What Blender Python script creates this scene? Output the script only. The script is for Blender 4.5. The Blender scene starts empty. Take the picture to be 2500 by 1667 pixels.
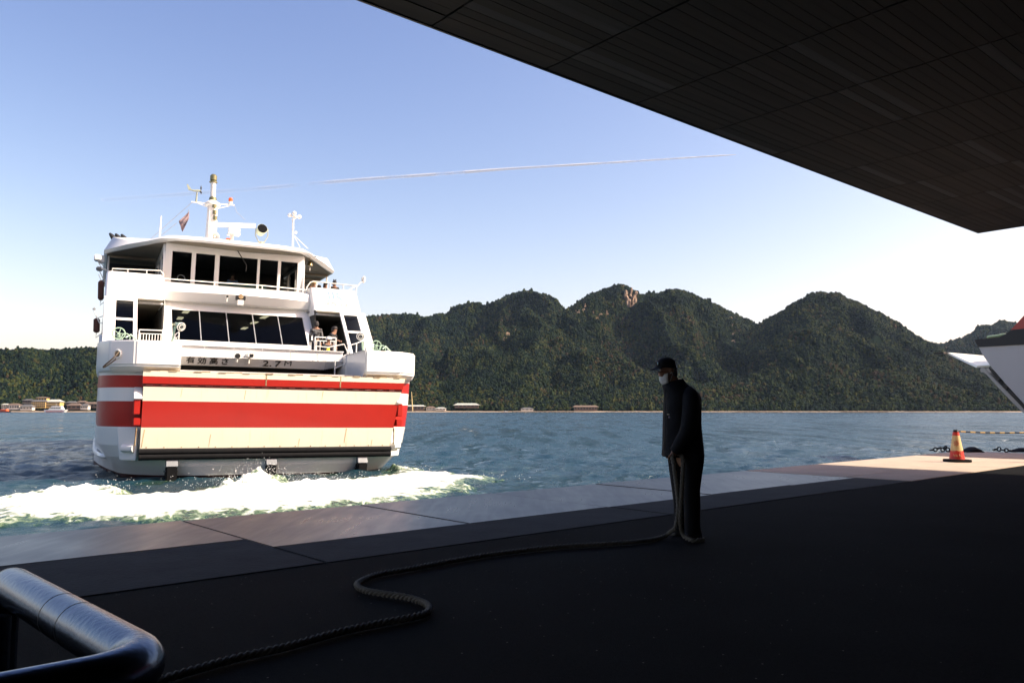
import bpy, bmesh, math, random
import numpy as np
from mathutils import Vector, Matrix

# ------------------------------------------------------------------ camera, sky, sun, exposure
SC = bpy.context.scene
COL = SC.collection
F, CX, CY, CAMZ = 1944.0, 1250.0, 833.5, 1.2          # photograph: 2500 x 1667 px
PITCH = math.atan(169.5 / F)
WZ = -0.9                                             # water level; the pier top is z = 0
cam_data = bpy.data.cameras.new('camera')
cam_data.sensor_width = 36.0
cam_data.lens = 36.0 * F / 2500.0
cam_data.clip_start = 0.05
cam_data.clip_end = 120000.0
cam = bpy.data.objects.new('camera', cam_data)
COL.objects.link(cam)
cam.location = (0, 0, CAMZ)
cam.rotation_euler = (math.pi / 2 + PITCH, 0, 0)
SC.camera = cam

SUN_AZ = math.radians(5.0)       # the sun stands to the right, 5 degrees behind the camera's side
SUN_EL = math.radians(40.7)
sdir = Vector((math.cos(SUN_AZ) * math.cos(SUN_EL), -math.sin(SUN_AZ) * math.cos(SUN_EL), math.sin(SUN_EL)))
world = bpy.data.worlds.new('World')
SC.world = world
world.use_nodes = True
wn = world.node_tree.nodes
sky = wn.new('ShaderNodeTexSky')
sky.sky_type = 'NISHITA'
sky.sun_disc = False
sky.sun_elevation = SUN_EL
sky.sun_rotation = math.pi / 2 + SUN_AZ
sky.altitude = 0.0
sky.air_density = 1.0
sky.dust_density = 2.0
sky.ozone_density = 1.0
bg = wn['Background']
bg.inputs['Strength'].default_value = 0.13
wl = world.node_tree.links.new          # film-like contrast on the whole sky: each channel to its own power
sp_ = wn.new('ShaderNodeSeparateColor'); cb_ = wn.new('ShaderNodeCombineColor'); wl(sky.outputs[0], sp_.inputs[0])
for ch, g_, k_ in ((0, 1.48, .76), (1, 1.36, .635), (2, 1.06, .86)):
    mn = wn.new('ShaderNodeMath'); mn.operation = 'MINIMUM'; mn.inputs[1].default_value = 9.0; wl(sp_.outputs[ch], mn.inputs[0])
    pw = wn.new('ShaderNodeMath'); pw.operation = 'POWER'; pw.inputs[1].default_value = g_; wl(mn.outputs[0], pw.inputs[0])
    mu = wn.new('ShaderNodeMath'); mu.operation = 'MULTIPLY'; mu.inputs[1].default_value = k_; wl(pw.outputs[0], mu.inputs[0]); wl(mu.outputs[0], cb_.inputs[ch])
wl(cb_.outputs[0], bg.inputs[0])
sun_data = bpy.data.lights.new('sun', 'SUN')
sun_data.energy = 5.0
sun_data.angle = math.radians(0.5)
sun_data.color = (1.0, 0.89, 0.74)
sun = bpy.data.objects.new('sun', sun_data)
COL.objects.link(sun)
sun.rotation_euler = sdir.to_track_quat('Z', 'Y').to_euler()
sun.location = (60, -10, 60)
vs = SC.view_settings
vs.view_transform = 'Standard'
vs.look = 'None'
vs.exposure = 0.95
vs.gamma = 1.0
vs.use_curve_mapping = False
SC.cycles.max_bounces = 6
SC.cycles.transparent_max_bounces = 12
SC.cycles.caustics_reflective = False
SC.cycles.caustics_refractive = False

# ------------------------------------------------------------------ photo pixels to directions
def ray(x, y):
    a, b = (x - CX) / F, (CY - y) / F
    c, s = math.cos(PITCH), math.sin(PITCH)
    return Vector((a, c - b * s, s + b * c))
def G(x, y, z=0.0):                                   # pixel -> point on the level plane z
    d = ray(x, y)
    return Vector((0, 0, CAMZ)) + d * ((z - CAMZ) / d.z)
def D(x, y, depth):                                   # pixel -> point at a depth in front of the camera
    d = ray(x, y)
    return Vector((0, 0, CAMZ)) + d * (depth / d.y)
PV, QV = Vector((.748, .664, 0)), Vector((-.664, .748, 0))    # along the pier / towards the water
def PQ(p, q, z=0.0): return PV * p + QV * q + Vector((0, 0, z))

# ------------------------------------------------------------------ materials
def mat(name, col, rough=0.5, metal=0.0, var=0.0, scale=4.0, bump=0.0, bscale=30.0, spec=0.5, col2=None, stretch=None, detail=6.0, coat=0.0):
    m = bpy.data.materials.new(name)
    m.use_nodes = True
    nt = m.node_tree
    b = nt.nodes['Principled BSDF']
    b.inputs['Base Color'].default_value = (*col, 1)
    b.inputs['Roughness'].default_value = rough
    b.inputs['Metallic'].default_value = metal
    b.inputs['Specular IOR Level'].default_value = spec
    b.inputs['Coat Weight'].default_value = coat
    tc = nt.nodes.new('ShaderNodeTexCoord')
    mp = nt.nodes.new('ShaderNodeMapping')
    nt.links.new(tc.outputs['Object'], mp.inputs[0])
    if stretch: mp.inputs['Scale'].default_value = stretch
    if var or col2:
        n = nt.nodes.new('ShaderNodeTexNoise')
        n.inputs['Scale'].default_value = scale
        n.inputs['Detail'].default_value = detail
        n.inputs['Roughness'].default_value = 0.65
        nt.links.new(mp.outputs[0], n.inputs['Vector'])
        r = nt.nodes.new('ShaderNodeValToRGB')
        a = col if col2 else tuple(c * (1 - var) for c in col)
        z = col2 if col2 else tuple(min(1, c * (1 + var)) for c in col)
        r.color_ramp.elements[0].position = 0.32
        r.color_ramp.elements[0].color = (*a, 1)
        r.color_ramp.elements[1].position = 0.68
        r.color_ramp.elements[1].color = (*z, 1)
        nt.links.new(n.outputs['Fac'], r.inputs[0])
        nt.links.new(r.outputs[0], b.inputs['Base Color'])
    if bump:
        n2 = nt.nodes.new('ShaderNodeTexNoise')
        n2.inputs['Scale'].default_value = bscale
        n2.inputs['Detail'].default_value = 5
        nt.links.new(mp.outputs[0], n2.inputs['Vector'])
        bp = nt.nodes.new('ShaderNodeBump')
        bp.inputs['Strength'].default_value = bump
        bp.inputs['Distance'].default_value = 0.02
        nt.links.new(n2.outputs['Fac'], bp.inputs['Height'])
        nt.links.new(bp.outputs[0], b.inputs['Normal'])
    return m

# ------------------------------------------------------------------ mesh helpers
class MB:
    """collects shapes, builds them as ONE mesh object"""
    def __init__(s): s.v = []; s.f = []; s.m = []
    def add(s, vs, fs, mi=0):
        o = len(s.v)
        s.v += [tuple(p) for p in vs]
        s.f += [tuple(i + o for i in f) for f in fs]
        s.m += [mi] * len(fs)
        return s
    def hexa(s, c, mi=0):          # 8 corners: bottom loop 0-3, top loop 4-7
        return s.add(c, [(3, 2, 1, 0), (4, 5, 6, 7), (0, 1, 5, 4), (1, 2, 6, 5), (2, 3, 7, 6), (3, 0, 4, 7)], mi)
    def box(s, lo, hi, mi=0):
        x0, y0, z0 = lo; x1, y1, z1 = hi
        return s.hexa([(x0, y0, z0), (x1, y0, z0), (x1, y1, z0), (x0, y1, z0), (x0, y0, z1), (x1, y0, z1), (x1, y1, z1), (x0, y1, z1)], mi)
    def loft(s, rings, cap=True, closed=True, mi=0):
        n = len(rings[0]); o = len(s.v)
        for r in rings: s.v += [tuple(p) for p in r]
        for i in range(len(rings) - 1):
            for j in range(n if closed else n - 1):
                k = (j + 1) % n
                s.f.append((o + i * n + j, o + i * n + k, o + (i + 1) * n + k, o + (i + 1) * n + j)); s.m.append(mi)
        if cap:
            s.f.append(tuple(o + j for j in reversed(range(n)))); s.m.append(mi)
            s.f.append(tuple(o + (len(rings) - 1) * n + j for j in range(n))); s.m.append(mi)
        return s
    def prism(s, poly, z0, z1, mi=0):
        return s.loft([[(x, y, z0) for x, y in poly], [(x, y, z1) for x, y in poly]], mi=mi)
    def tube(s, pts, r, n=8, cap=True, mi=0):
        pts = [Vector(p) for p in pts]
        rs = r if isinstance(r, (list, tuple)) else [r] * len(pts)
        rings = []; up = None
        for i, p in enumerate(pts):
            t = (pts[min(i + 1, len(pts) - 1)] - pts[max(i - 1, 0)]).normalized()
            if up is None:
                up = Vector((0, 0, 1)) if abs(t.z) < .9 else Vector((1, 0, 0))
            a = t.cross(up).normalized(); up = a.cross(t).normalized()
            rings.append([p + (a * math.cos(2 * math.pi * k / n) + up * math.sin(2 * math.pi * k / n)) * rs[i] for k in range(n)])
        return s.loft(rings, cap, mi=mi)
    def lathe(s, prof, c=(0, 0, 0), axis=(0, 0, 1), n=16, mi=0):
        c = Vector(c); ax = Vector(axis).normalized()
        e = Vector((1, 0, 0)) if abs(ax.x) < .9 else Vector((0, 1, 0))
        a = ax.cross(e).normalized(); b = ax.cross(a).normalized()
        return s.loft([[c + ax * h + (a * math.cos(2 * math.pi * k / n) + b * math.sin(2 * math.pi * k / n)) * r for k in range(n)] for r, h in prof], mi=mi)
    def torus(s, c, axis, R, r, n=20, k=6, mi=0):
        c = Vector(c); ax = Vector(axis).normalized()
        e = Vector((1, 0, 0)) if abs(ax.x) < .9 else Vector((0, 1, 0))
        a = ax.cross(e).normalized(); b = ax.cross(a).normalized(); o = len(s.v)
        for i in range(n):
            t = 2 * math.pi * i / n; d = a * math.cos(t) + b * math.sin(t)
            for j in range(k):
                u = 2 * math.pi * j / k
                s.v.append(tuple(c + d * (R + r * math.cos(u)) + ax * r * math.sin(u)))
        for i in range(n):
            for j in range(k):
                s.f.append((o + i * k + j, o + ((i + 1) % n) * k + j, o + ((i + 1) % n) * k + (j + 1) % k, o + i * k + (j + 1) % k)); s.m.append(mi)
        return s
    def ball(s, c, r, n=10, m=7, mi=0):
        rx, ry, rz = r if isinstance(r, (list, tuple)) else (r, r, r)
        return s.loft([[(c[0] + rx * math.sin(t) * math.cos(2 * math.pi * k / n), c[1] + ry * math.sin(t) * math.sin(2 * math.pi * k / n), c[2] - rz * math.cos(t)) for k in range(n)]
                       for t in [math.pi * (i + .02) / (m + .04) for i in range(m + 1)]], mi=mi)
    def build(s, name, mats, parent=None, bevel=0.0, smooth=30, seg=2):
        me = bpy.data.meshes.new(name)
        me.from_pydata(s.v, [], s.f)
        ms = mats if isinstance(mats, (list, tuple)) else [mats]
        for m in ms: me.materials.append(m)
        if len(ms) > 1: me.polygons.foreach_set('material_index', s.m)
        bm = bmesh.new(); bm.from_mesh(me)
        bmesh.ops.recalc_face_normals(bm, faces=bm.faces)
        if bevel:
            es = [e for e in bm.edges if len(e.link_faces) == 2 and e.calc_face_angle(0) > .5]
            bmesh.ops.bevel(bm, geom=es, offset=bevel, segments=seg, affect='EDGES', clamp_overlap=True)
        bm.to_mesh(me); bm.free()
        if smooth:
            me.polygons.foreach_set('use_smooth', [True] * len(me.polygons))
            me.set_sharp_from_angle(angle=math.radians(smooth))
        o = bpy.data.objects.new(name, me)
        COL.objects.link(o)
        if parent is not None: o.parent = parent
        return o
def tag(o, label=None, cat=None, group=None, kind=None):
    if label: o['label'] = label
    if cat: o['category'] = cat
    if group: o['group'] = group
    if kind: o['kind'] = kind
    return o
def empty(name, loc=(0, 0, 0), rz=0.0):
    o = bpy.data.objects.new(name, None)
    o.empty_display_size = .3
    COL.objects.link(o); o.location = loc; o.rotation_euler = (0, 0, rz)
    return o
def copy_tree(o, parent=None):
    c = o.copy(); COL.objects.link(c)
    if parent is not None: c.parent = parent
    for ch in list(o.children): copy_tree(ch, c)
    return c
def spline(pts, n=8):               # Catmull-Rom through points
    P = [Vector(p) for p in pts]; P = [P[0] * 2 - P[1]] + P + [P[-1] * 2 - P[-2]]
    out = []
    for i in range(1, len(P) - 2):
        for k in range(n):
            t = k / n; a, b, c, d = P[i - 1], P[i], P[i + 1], P[i + 2]
            out.append(.5 * ((2 * b) + (c - a) * t + (2 * a - 5 * b + 4 * c - d) * t * t + (3 * b - a - 3 * c + d) * t ** 3))
    out.append(P[-2])
    return out
RNG = np.random.default_rng(7)
_tab = RNG.random((256, 256))
def vnoise(x, y):
    xi, yi = np.floor(x).astype(int), np.floor(y).astype(int)
    fx, fy = x - xi, y - yi
    fx, fy = fx * fx * (3 - 2 * fx), fy * fy * (3 - 2 * fy)
    g = lambda i, j: _tab[i & 255, j & 255]
    return (g(xi, yi) * (1 - fx) + g(xi + 1, yi) * fx) * (1 - fy) + (g(xi, yi + 1) * (1 - fx) + g(xi + 1, yi + 1) * fx) * fy
def fbm(x, y, o=5):
    s = np.zeros_like(np.asarray(x, float)); a = .5; t = 0
    for k in range(o):
        s = s + a * vnoise(x * 2 ** k + 17.3 * k, y * 2 ** k + 9.1 * k); t += a; a *= .5
    return s / t
# ================================================================== SEA
def sea_material():
    m = bpy.data.materials.new('sea_water'); m.use_nodes = True
    nt = m.node_tree; b = nt.nodes['Principled BSDF']; L = nt.links.new
    b.inputs['Base Color'].default_value = (.006, .034, .050, 1)
    b.inputs['Roughness'].default_value = .12
    b.inputs['IOR'].default_value = 1.333
    tc = nt.nodes.new('ShaderNodeTexCoord'); prev = None
    for sx, sy, rot, sc, det, ro, dist in ((.6, 1.0, .2, .05, 10, .60, 1.6), (.6, 1.0, -.3, .7, 9, .68, .42)):
        mp = nt.nodes.new('ShaderNodeMapping'); mp.inputs['Scale'].default_value = (sx, sy, 1); mp.inputs['Rotation'].default_value = (0, 0, rot)
        L(tc.outputs['Object'], mp.inputs[0])
        n = nt.nodes.new('ShaderNodeTexNoise'); n.inputs['Scale'].default_value = sc; n.inputs['Detail'].default_value = det; n.inputs['Roughness'].default_value = ro; n.inputs['Distortion'].default_value = .3
        L(mp.outputs[0], n.inputs['Vector'])
        bp = nt.nodes.new('ShaderNodeBump'); bp.inputs['Strength'].default_value = .9; bp.inputs['Distance'].default_value = dist
        L(n.outputs['Fac'], bp.inputs['Height'])
        if prev: L(prev.outputs[0], bp.inputs['Normal'])
        prev = bp
    L(prev.outputs[0], b.inputs['Normal'])
    mp = nt.nodes.new('ShaderNodeMapping'); mp.inputs['Scale'].default_value = (1.0, .13, 1); L(tc.outputs['Object'], mp.inputs[0])      # gusts: rippled and calmer patches
    n = nt.nodes.new('ShaderNodeTexNoise'); n.inputs['Scale'].default_value = .5; n.inputs['Detail'].default_value = 9; n.inputs['Roughness'].default_value = .72; L(mp.outputs[0], n.inputs['Vector'])
    mr = nt.nodes.new('ShaderNodeMapRange'); mr.inputs['From Min'].default_value = .38; mr.inputs['From Max'].default_value = .62; mr.inputs['To Min'].default_value = .02; mr.inputs['To Max'].default_value = .42; L(n.outputs['Fac'], mr.inputs['Value']); L(mr.outputs[0], b.inputs['Roughness'])
    return m
M_SEA = sea_material()
def sea_mesh():
    """one sheet from under the pier to the horizon; near the pier the ripples are real geometry"""
    rg = np.random.default_rng(3)
    a = np.linspace(-.95, .95, 760)
    yy = np.concatenate([[1600, 1450], np.arange(1330, 1020, -.9), np.arange(1020, 1005, -.35), [1004.4, 1003.8, 1003.4, 1003.15]])
    d = (CAMZ - WZ) * F / (yy - 1003.0); d = np.append(d, 40000.)
    A, Dm = np.meshgrid(a, d); X, Y = A * Dm, Dm; H = np.zeros(X.shape)
    for k in range(46):
        lam = .45 * (7 ** rg.random()); th = rg.normal() * .75 + .35; kx, ky = math.sin(th), math.cos(th)
        amp = .0105 * lam * rg.uniform(.6, 1.2); fade = np.clip(1.6 - Dm ** 2 / (2.1 * 796) / lam, 0, 1)
        ph = 2 * math.pi / lam * (kx * X + ky * Y) + rg.uniform(0, 6.28) + 1.5 * np.sin(X / (lam * 3.1) + k)
        H += amp * fade * (1 - np.abs(np.sin(ph / 2)) * 1.7 + .08)
    H = H * .8 * np.clip((Dm - 14) / 14, .45, 1)
    V = np.stack([X, Y, H + WZ], -1).reshape(-1, 3); ny, nx = X.shape
    i, j = np.meshgrid(np.arange(ny - 1), np.arange(nx - 1), indexing='ij'); q = (i * nx + j).ravel()
    me = bpy.data.meshes.new('sea')
    n0 = len(V); e = 60000.0
    V2 = V.tolist() + [(-e, -400, WZ), (e, -400, WZ), (e, 40000, WZ), (-e, 40000, WZ), tuple(V[0]), tuple(V[nx - 1])]
    Fc = np.stack([q, q + 1, q + nx + 1, q + nx], -1).tolist()
    last = (ny - 1) * nx
    Fc += [(n0, n0 + 1, nx - 1, 0), (n0 + 1, n0 + 2, last + nx - 1, nx - 1), (n0, 0, last, n0 + 3)]
    me.from_pydata(V2, [], Fc); me.polygons.foreach_set('use_smooth', [True] * len(me.polygons)); me.materials.append(M_SEA)
    o = bpy.data.objects.new('sea', me); COL.objects.link(o); return tag(o, kind='structure')
sea_mesh()

# ================================================================== HILLS across the water
def E_(pts): return [(x - CX) / F for x, y in pts], [(1003 - y) / F for x, y in pts]
RIDGES = [   # silhouette in the photograph, distance of the crest, distance of the foot, back fall
    ([(-1500, 800), (-700, 820), (-200, 838), (0, 848), (60, 846), (110, 850), (220, 843), (420, 846), (600, 862), (760, 890), (900, 930), (1050, 975), (1150, 1003)], 1900, 1440),
    ([(100, 960), (300, 880), (500, 820), (700, 790), (887, 772), (957, 765), (1020, 774), (1085, 768), (1103, 750), (1141, 742), (1180, 744), (1215, 733), (1243, 717), (1267, 709), (1284, 706), (1316, 712), (1344, 723), (1361, 735), (1379, 751), (1420, 790), (1500, 850), (1600, 950), (1650, 1003)], 3100, 1470),
    ([(900, 1000), (1000, 960), (1100, 905), (1229, 845), (1300, 800), (1361, 764), (1396, 745), (1417, 731), (1438, 716), (1473, 704), (1501, 695), (1518, 690), (1535, 693), (1549, 705), (1562, 717), (1577, 716), (1591, 709), (1612, 719), (1630, 712), (1647, 704), (1664, 705), (1700, 717), (1715, 723), (1750, 738), (1785, 756), (1819, 773), (1844, 784), (1900, 830), (2000, 900), (2100, 960), (2150, 1003)], 2700, 1460),
    ([(1560, 1003), (1650, 960), (1720, 905), (1800, 830), (1861, 784), (1889, 768), (1910, 758), (1938, 737), (1959, 728), (1976, 724), (1990, 714), (2008, 707), (2025, 712), (2057, 712), (2081, 726), (2105, 735), (2133, 751), (2168, 768), (2203, 787), (2238, 813), (2266, 833), (2290, 848), (2340, 880), (2420, 915), (2560, 960), (2650, 1003)], 2350, 1450),
    ([(1700, 1003), (1760, 950), (1830, 875), (1900, 815), (1985, 775), (2040, 785), (2140, 832), (2290, 888), (2400, 930), (2520, 965), (2620, 1003)], 2000, 1450),
    ([(2100, 930), (2200, 870), (2288, 845), (2308, 841), (2342, 831), (2363, 824), (2388, 810), (2412, 798), (2433, 798), (2454, 791), (2478, 794), (2520, 790), (2700, 770), (3000, 800), (3600, 840)], 4300, 1500),
    ([(1180, 1003), (1260, 955), (1340, 905), (1400, 870), (1440, 858), (1480, 862), (1560, 890), (1640, 935), (1700, 980), (1740, 1003)], 2050, 1455),
    ([(500, 1003), (650, 940), (800, 890), (900, 868), (990, 872), (1080, 905), (1160, 950), (1230, 1003)], 2000, 1455),
]
def terrain(a, d):
    a = np.asarray(a, float); d = np.asarray(d, float)
    X, Y = a * d, d
    h = np.full(a.shape, -3.0); sw = np.zeros(a.shape)
    wob = (fbm(X / 420 + 3, Y / 420, 4) - .5) * .06
    for pts, dp, df in RIDGES:
        ex, ey = E_(pts)
        e = np.interp(a + wob * np.clip((dp - d) / 800, 0, 1), ex, ey, left=0, right=0)
        s = np.clip((d - df) / (dp - df), 0, 1)
        top = np.maximum(e * dp - 9.0, 0)
        back = np.clip(1 - (d - dp) / (dp * .45), 0, 1)
        hk = np.where(d <= dp, top * (0.25 * s + .75 * s ** 1.25), top * back)
        sw = np.where(hk > h, np.where(d <= dp, 4 * s * (1 - s), 0), sw)
        h = np.maximum(h, hk)
    r = 1 - np.abs(2 * fbm(X / 260 + 40, Y / 520 + 7, 4) - 1)
    r2 = 1 - np.abs(2 * fbm(X / 110 + 4, Y / 190 + 70, 3) - 1)
    h = h + sw * (np.clip(h, 0, 400) * 1.25 * (r - .80) + 85 * (r2 - .80))
    de = d + (fbm(a * 16 + 5, a * 0 + .5, 4) - .5) * 60
    shore = np.clip((de - 1440) / 60, 0, 1)
    return h * shore + 1.3 * np.clip((de - 1425) / 12, 0, 1) - 3 * (de < 1420)
NA, ND = 460, 230
aa = np.linspace(-1.35, 1.35, NA); dd = 1380 + (5600 - 1380) * np.linspace(0, 1, ND) ** 1.7
AA, DD = np.meshgrid(aa, dd)
HH = terrain(AA, DD)
vv = np.stack([AA * DD, DD, HH + WZ], -1).reshape(-1, 3)
ff = [(i * NA + j, i * NA + j + 1, (i + 1) * NA + j + 1, (i + 1) * NA + j) for i in range(ND - 1) for j in range(NA - 1)]
M_SOIL = mat('hill_soil', (.005, .009, .006), 1.0, var=.4, scale=.02, spec=0.0)
M_SAND = mat('beach_sand', (.24, .185, .135), .95, var=.45, scale=.03, spec=.1)
hm = bpy.data.meshes.new('hills'); hm.from_pydata(vv.tolist(), [], ff)
hm.materials.append(M_SOIL); hm.materials.append(M_SAND)
mi = np.zeros(len(ff), int); mi[[k for k, f in enumerate(ff) if vv[f[2], 2] - WZ < 2.4 and vv[f[2], 1] < 1530]] = 1
hm.polygons.foreach_set('material_index', mi); hm.polygons.foreach_set('use_smooth', [True] * len(ff))
hills = bpy.data.objects.new('hills', hm); COL.objects.link(hills); tag(hills, kind='structure')

def hill_point(x, y):               # where the sight line of a pixel meets the hillside
    d_ = ray(x, y); a = d_.x / d_.y; e = d_.z / d_.y
    ds = np.linspace(1445, 5000, 3000)
    hs = terrain(np.full_like(ds, a), ds) + WZ - CAMZ + 5
    k = np.argmax(hs >= e * ds)
    return Vector((a * ds[k], ds[k], hs[k] + CAMZ - 5)), float(ds[k])

ROCKS = [  # px centre x, y, width px, height px
    (1541, 730, 42, 52), (1520, 700, 9, 9), (1428, 744, 8, 10), (1466, 769, 10, 12), (1447, 763, 7, 8), (1456, 778, 9, 8), (1480, 762, 9, 12), (1410, 760, 11, 9), (1425, 757, 8, 12),
    (1243, 817, 14, 26), (1233, 829, 10, 14), (1258, 806, 7, 10), (1783, 776, 9, 14), (1788, 796, 9, 14), (1790, 812, 9, 10), (1789, 832, 12, 8), (1776, 771, 10, 6), (1684, 780, 5, 5), (2025, 760, 5, 4), (2080, 803, 5, 4)]
M_ROCK = mat('granite', (.17, .11, .07), .9, col2=(.36, .25, .17), scale=.06, bump=1.0, bscale=.12)
rock_xy = []
for k, (x, y, w, h_) in enumerate(ROCKS):
    P, d_ = hill_point(x, y)
    rx, rz = w / F * d_ / 2, h_ / F * d_ / 2
    rock_xy.append((P.x, P.y, max(rx, rz)))
    rs = np.random.default_rng(k + 40); bmA = bmesh.new()
    for q in range(26 if w > 30 else 5):          # a cluster of broken granite slabs
        bm = bmesh.new(); bmesh.ops.create_icosphere(bm, subdivisions=2, radius=1)
        cuts = [(Vector(rs.normal(size=3)).normalized(), rs.uniform(.3, .7)) for _ in range(11)]
        sx_, sz_ = rs.uniform(.16, .34) if w > 30 else rs.uniform(.35, .65), rs.uniform(.2, .5) if w > 30 else rs.uniform(.35, .65)
        cx_, cz_ = rs.uniform(-.8, .8), rs.uniform(-.85, .8)
        if w > 30: cx_ = cx_ * (.55 + .45 * (cz_ + 1) / 2) + .1 * cz_
        for v in bm.verts:
            for nrm, off_ in cuts:
                e = v.co.dot(nrm) - off_
                if e > 0: v.co -= nrm * e
            v.co = Vector(((v.co.x * sx_ + cx_ + .25 * v.co.z * sz_) * rx, v.co.y * rz * .35 + cz_ * rz * .5, (v.co.z * sz_ * 1.3 + cz_) * rz))
        tmp = bpy.data.meshes.new('t'); bm.to_mesh(tmp); bm.free(); bmA.from_mesh(tmp); bpy.data.meshes.remove(tmp)
    me = bpy.data.meshes.new('rock_outcrop'); bmA.to_mesh(me); bmA.free(); me.materials.append(M_ROCK)
    o = bpy.data.objects.new('rock_outcrop', me); COL.objects.link(o)
    o.location = P + Vector((0, -2, 3))
    lab = ('large pale granite cliff just right of the highest peak' if k == 0 else 'small granite knob above the large cliff near the highest peak' if k == 1 else
           'small granite knob in the cluster left below the highest peak' if k < 9 else 'granite knob in the pale slide scar right of the ferry' if k < 12 else
           'granite knob in the vertical row of rocks left of the rightmost peak' if k < 17 else 'tiny granite knob below the third summit' if k == 17 else 'tiny granite knob left on the rightmost peak' if k == 18 else 'tiny granite knob right on the rightmost peak')
    tag(o, lab, 'rock', None if k == 0 else 'bare granite knobs on the wooded hills')

# forest: many crowns, one object
def forest():
    rg = np.random.default_rng(11)
    N = 1500000
    a = rg.uniform(-.98, .98, N); u = rg.random(N)
    d0, d1 = 1452., 5000.
    d = np.sqrt(d0 ** 2 + u * (d1 ** 2 - d0 ** 2))
    keep = rg.random(N) < np.clip((2300 / d) ** 1.3, 0, 1)
    a, d = a[keep], d[keep]
    h = terrain(a, d)
    # visibility against the running skyline
    ga = np.linspace(-1, 1, 600); gd = np.linspace(1440, 5000, 500)
    GA, GD = np.meshgrid(ga, gd)
    el = (terrain(GA, GD) - 16) / GD
    run = np.maximum.accumulate(el, 0)
    ia = np.clip(((a + 1) / 2 * 599).round().astype(int), 0, 599); idd = np.clip(((d - 1440) / 3560 * 499).astype(int) - 1, 0, 499)
    vis = (h + 16) / d >= run[idd, ia]
    ok = vis & (h > 1.9)
    a, d, h = a[ok], d[ok], h[ok]
    X, Y = a * d, d
    for rx, ry, rr in rock_xy:
        k = ~((np.abs(X - rx) < rr * .6) & (Y < ry + rr * .1) & (Y > ry - rr * .8))
        X, Y, a, d, h = X[k], Y[k], a[k], d[k], h[k]
    for b in CLEAR:                       # room for the houses by the shore
        k = ~((np.abs(X - b[0]) < b[2]) & (Y > b[1] - 60) & (Y < b[1] + b[3]))
        X, Y, a, d, h = X[k], Y[k], a[k], d[k], h[k]
    n = len(X)
    r = rg.uniform(2.4, 4.6, n) * np.where(rg.random(n) < .08, 1.35, 1.0) * np.clip(d / 2300, .9, 1.4)
    var = rg.integers(0, 5, n); var[rg.random(n) < .6] %= 4
    sz = r * rg.uniform(.75, 1.15, n)
    me = bpy.data.meshes.new('forest')
    me.from_pydata(np.stack([X, Y, h + WZ + sz * .45], -1).tolist(), [], [])
    for nm, tp, arr in (('scl', 'FLOAT_VECTOR', np.stack([r, r, sz], -1).ravel()), ('rot', 'FLOAT_VECTOR', np.stack([rg.uniform(-.2, .2, n), rg.uniform(-.2, .2, n), rg.uniform(0, 6.28, n)], -1).ravel())):
        at = me.attributes.new(nm, tp, 'POINT'); at.data.foreach_set('vector', arr.astype(np.float32))
    at = me.attributes.new('var', 'INT', 'POINT'); at.data.foreach_set('value', var.astype(np.int32))
    o = bpy.data.objects.new('forest', me); COL.objects.link(o)
    m = bpy.data.materials.new('tree_crowns'); m.use_nodes = True
    nt = m.node_tree; b = nt.nodes['Principled BSDF']; b.inputs['Roughness'].default_value = .8; b.inputs['Specular IOR Level'].default_value = .05
    oi = nt.nodes.new('ShaderNodeObjectInfo'); rp = nt.nodes.new('ShaderNodeValToRGB')
    cols = [(0, (.004, .010, .010)), (.3, (.007, .016, .011)), (.6, (.015, .027, .011)), (.82, (.036, .044, .013)), (.95, (.050, .050, .017)), (.985, (.042, .034, .017)), (1, (.050, .033, .018))]
    rp.color_ramp.elements[0].position, rp.color_ramp.elements[1].position = 0, 1
    for p, c in cols[1:-1]: rp.color_ramp.elements.new(p)
    for e, (p, c) in zip(rp.color_ramp.elements, cols): e.color = (*c, 1)
    # low slopes carry more yellow-green broadleaf trees, crests darker pines: mix the random number with a patch noise
    geo = nt.nodes.new('ShaderNodeNewGeometry'); tx = nt.nodes.new('ShaderNodeTexNoise'); tx.inputs['Scale'].default_value = .008; tx.inputs['Detail'].default_value = 4
    nt.links.new(geo.outputs['Position'], tx.inputs['Vector'])
    ma = nt.nodes.new('ShaderNodeMath'); ma.operation = 'MULTIPLY_ADD'; ma.inputs[1].default_value = 1.3; ma.inputs[2].default_value = -.70
    nt.links.new(tx.outputs['Fac'], ma.inputs[0])
    ad = nt.nodes.new('ShaderNodeMath'); ad.operation = 'ADD'; ad.use_clamp = True
    nt.links.new(oi.outputs['Random'], ad.inputs[0]); nt.links.new(ma.outputs[0], ad.inputs[1])
    nt.links.new(ad.outputs[0], rp.inputs[0])
    n2 = nt.nodes.new('ShaderNodeTexNoise'); n2.inputs['Scale'].default_value = .9; n2.inputs['Detail'].default_value = 3
    nt.links.new(geo.outputs['Position'], n2.inputs['Vector'])
    r2 = nt.nodes.new('ShaderNodeMapRange'); r2.inputs['To Min'].default_value = .35; r2.inputs['To Max'].default_value = 1.6
    nt.links.new(n2.outputs['Fac'], r2.inputs['Value'])
    mx = nt.nodes.new('ShaderNodeMix'); mx.data_type = 'RGBA'; mx.blend_type = 'MULTIPLY'; mx.inputs['Factor'].default_value = 1
    nt.links.new(rp.outputs[0], mx.inputs['A']); nt.links.new(r2.outputs[0], mx.inputs['B']); nt.links.new(mx.outputs['Result'], b.inputs['Base Color'])
    ng = bpy.data.node_groups.new('crowns', 'GeometryNodeTree')
    ng.interface.new_socket('Geometry', in_out='INPUT', socket_type='NodeSocketGeometry'); ng.interface.new_socket('Geometry', in_out='OUTPUT', socket_type='NodeSocketGeometry')
    N_ = ng.nodes; L = ng.links.new
    gi, go = N_.new('NodeGroupInput'), N_.new('NodeGroupOutput')
    jn = N_.new('GeometryNodeJoinGeometry')
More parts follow.
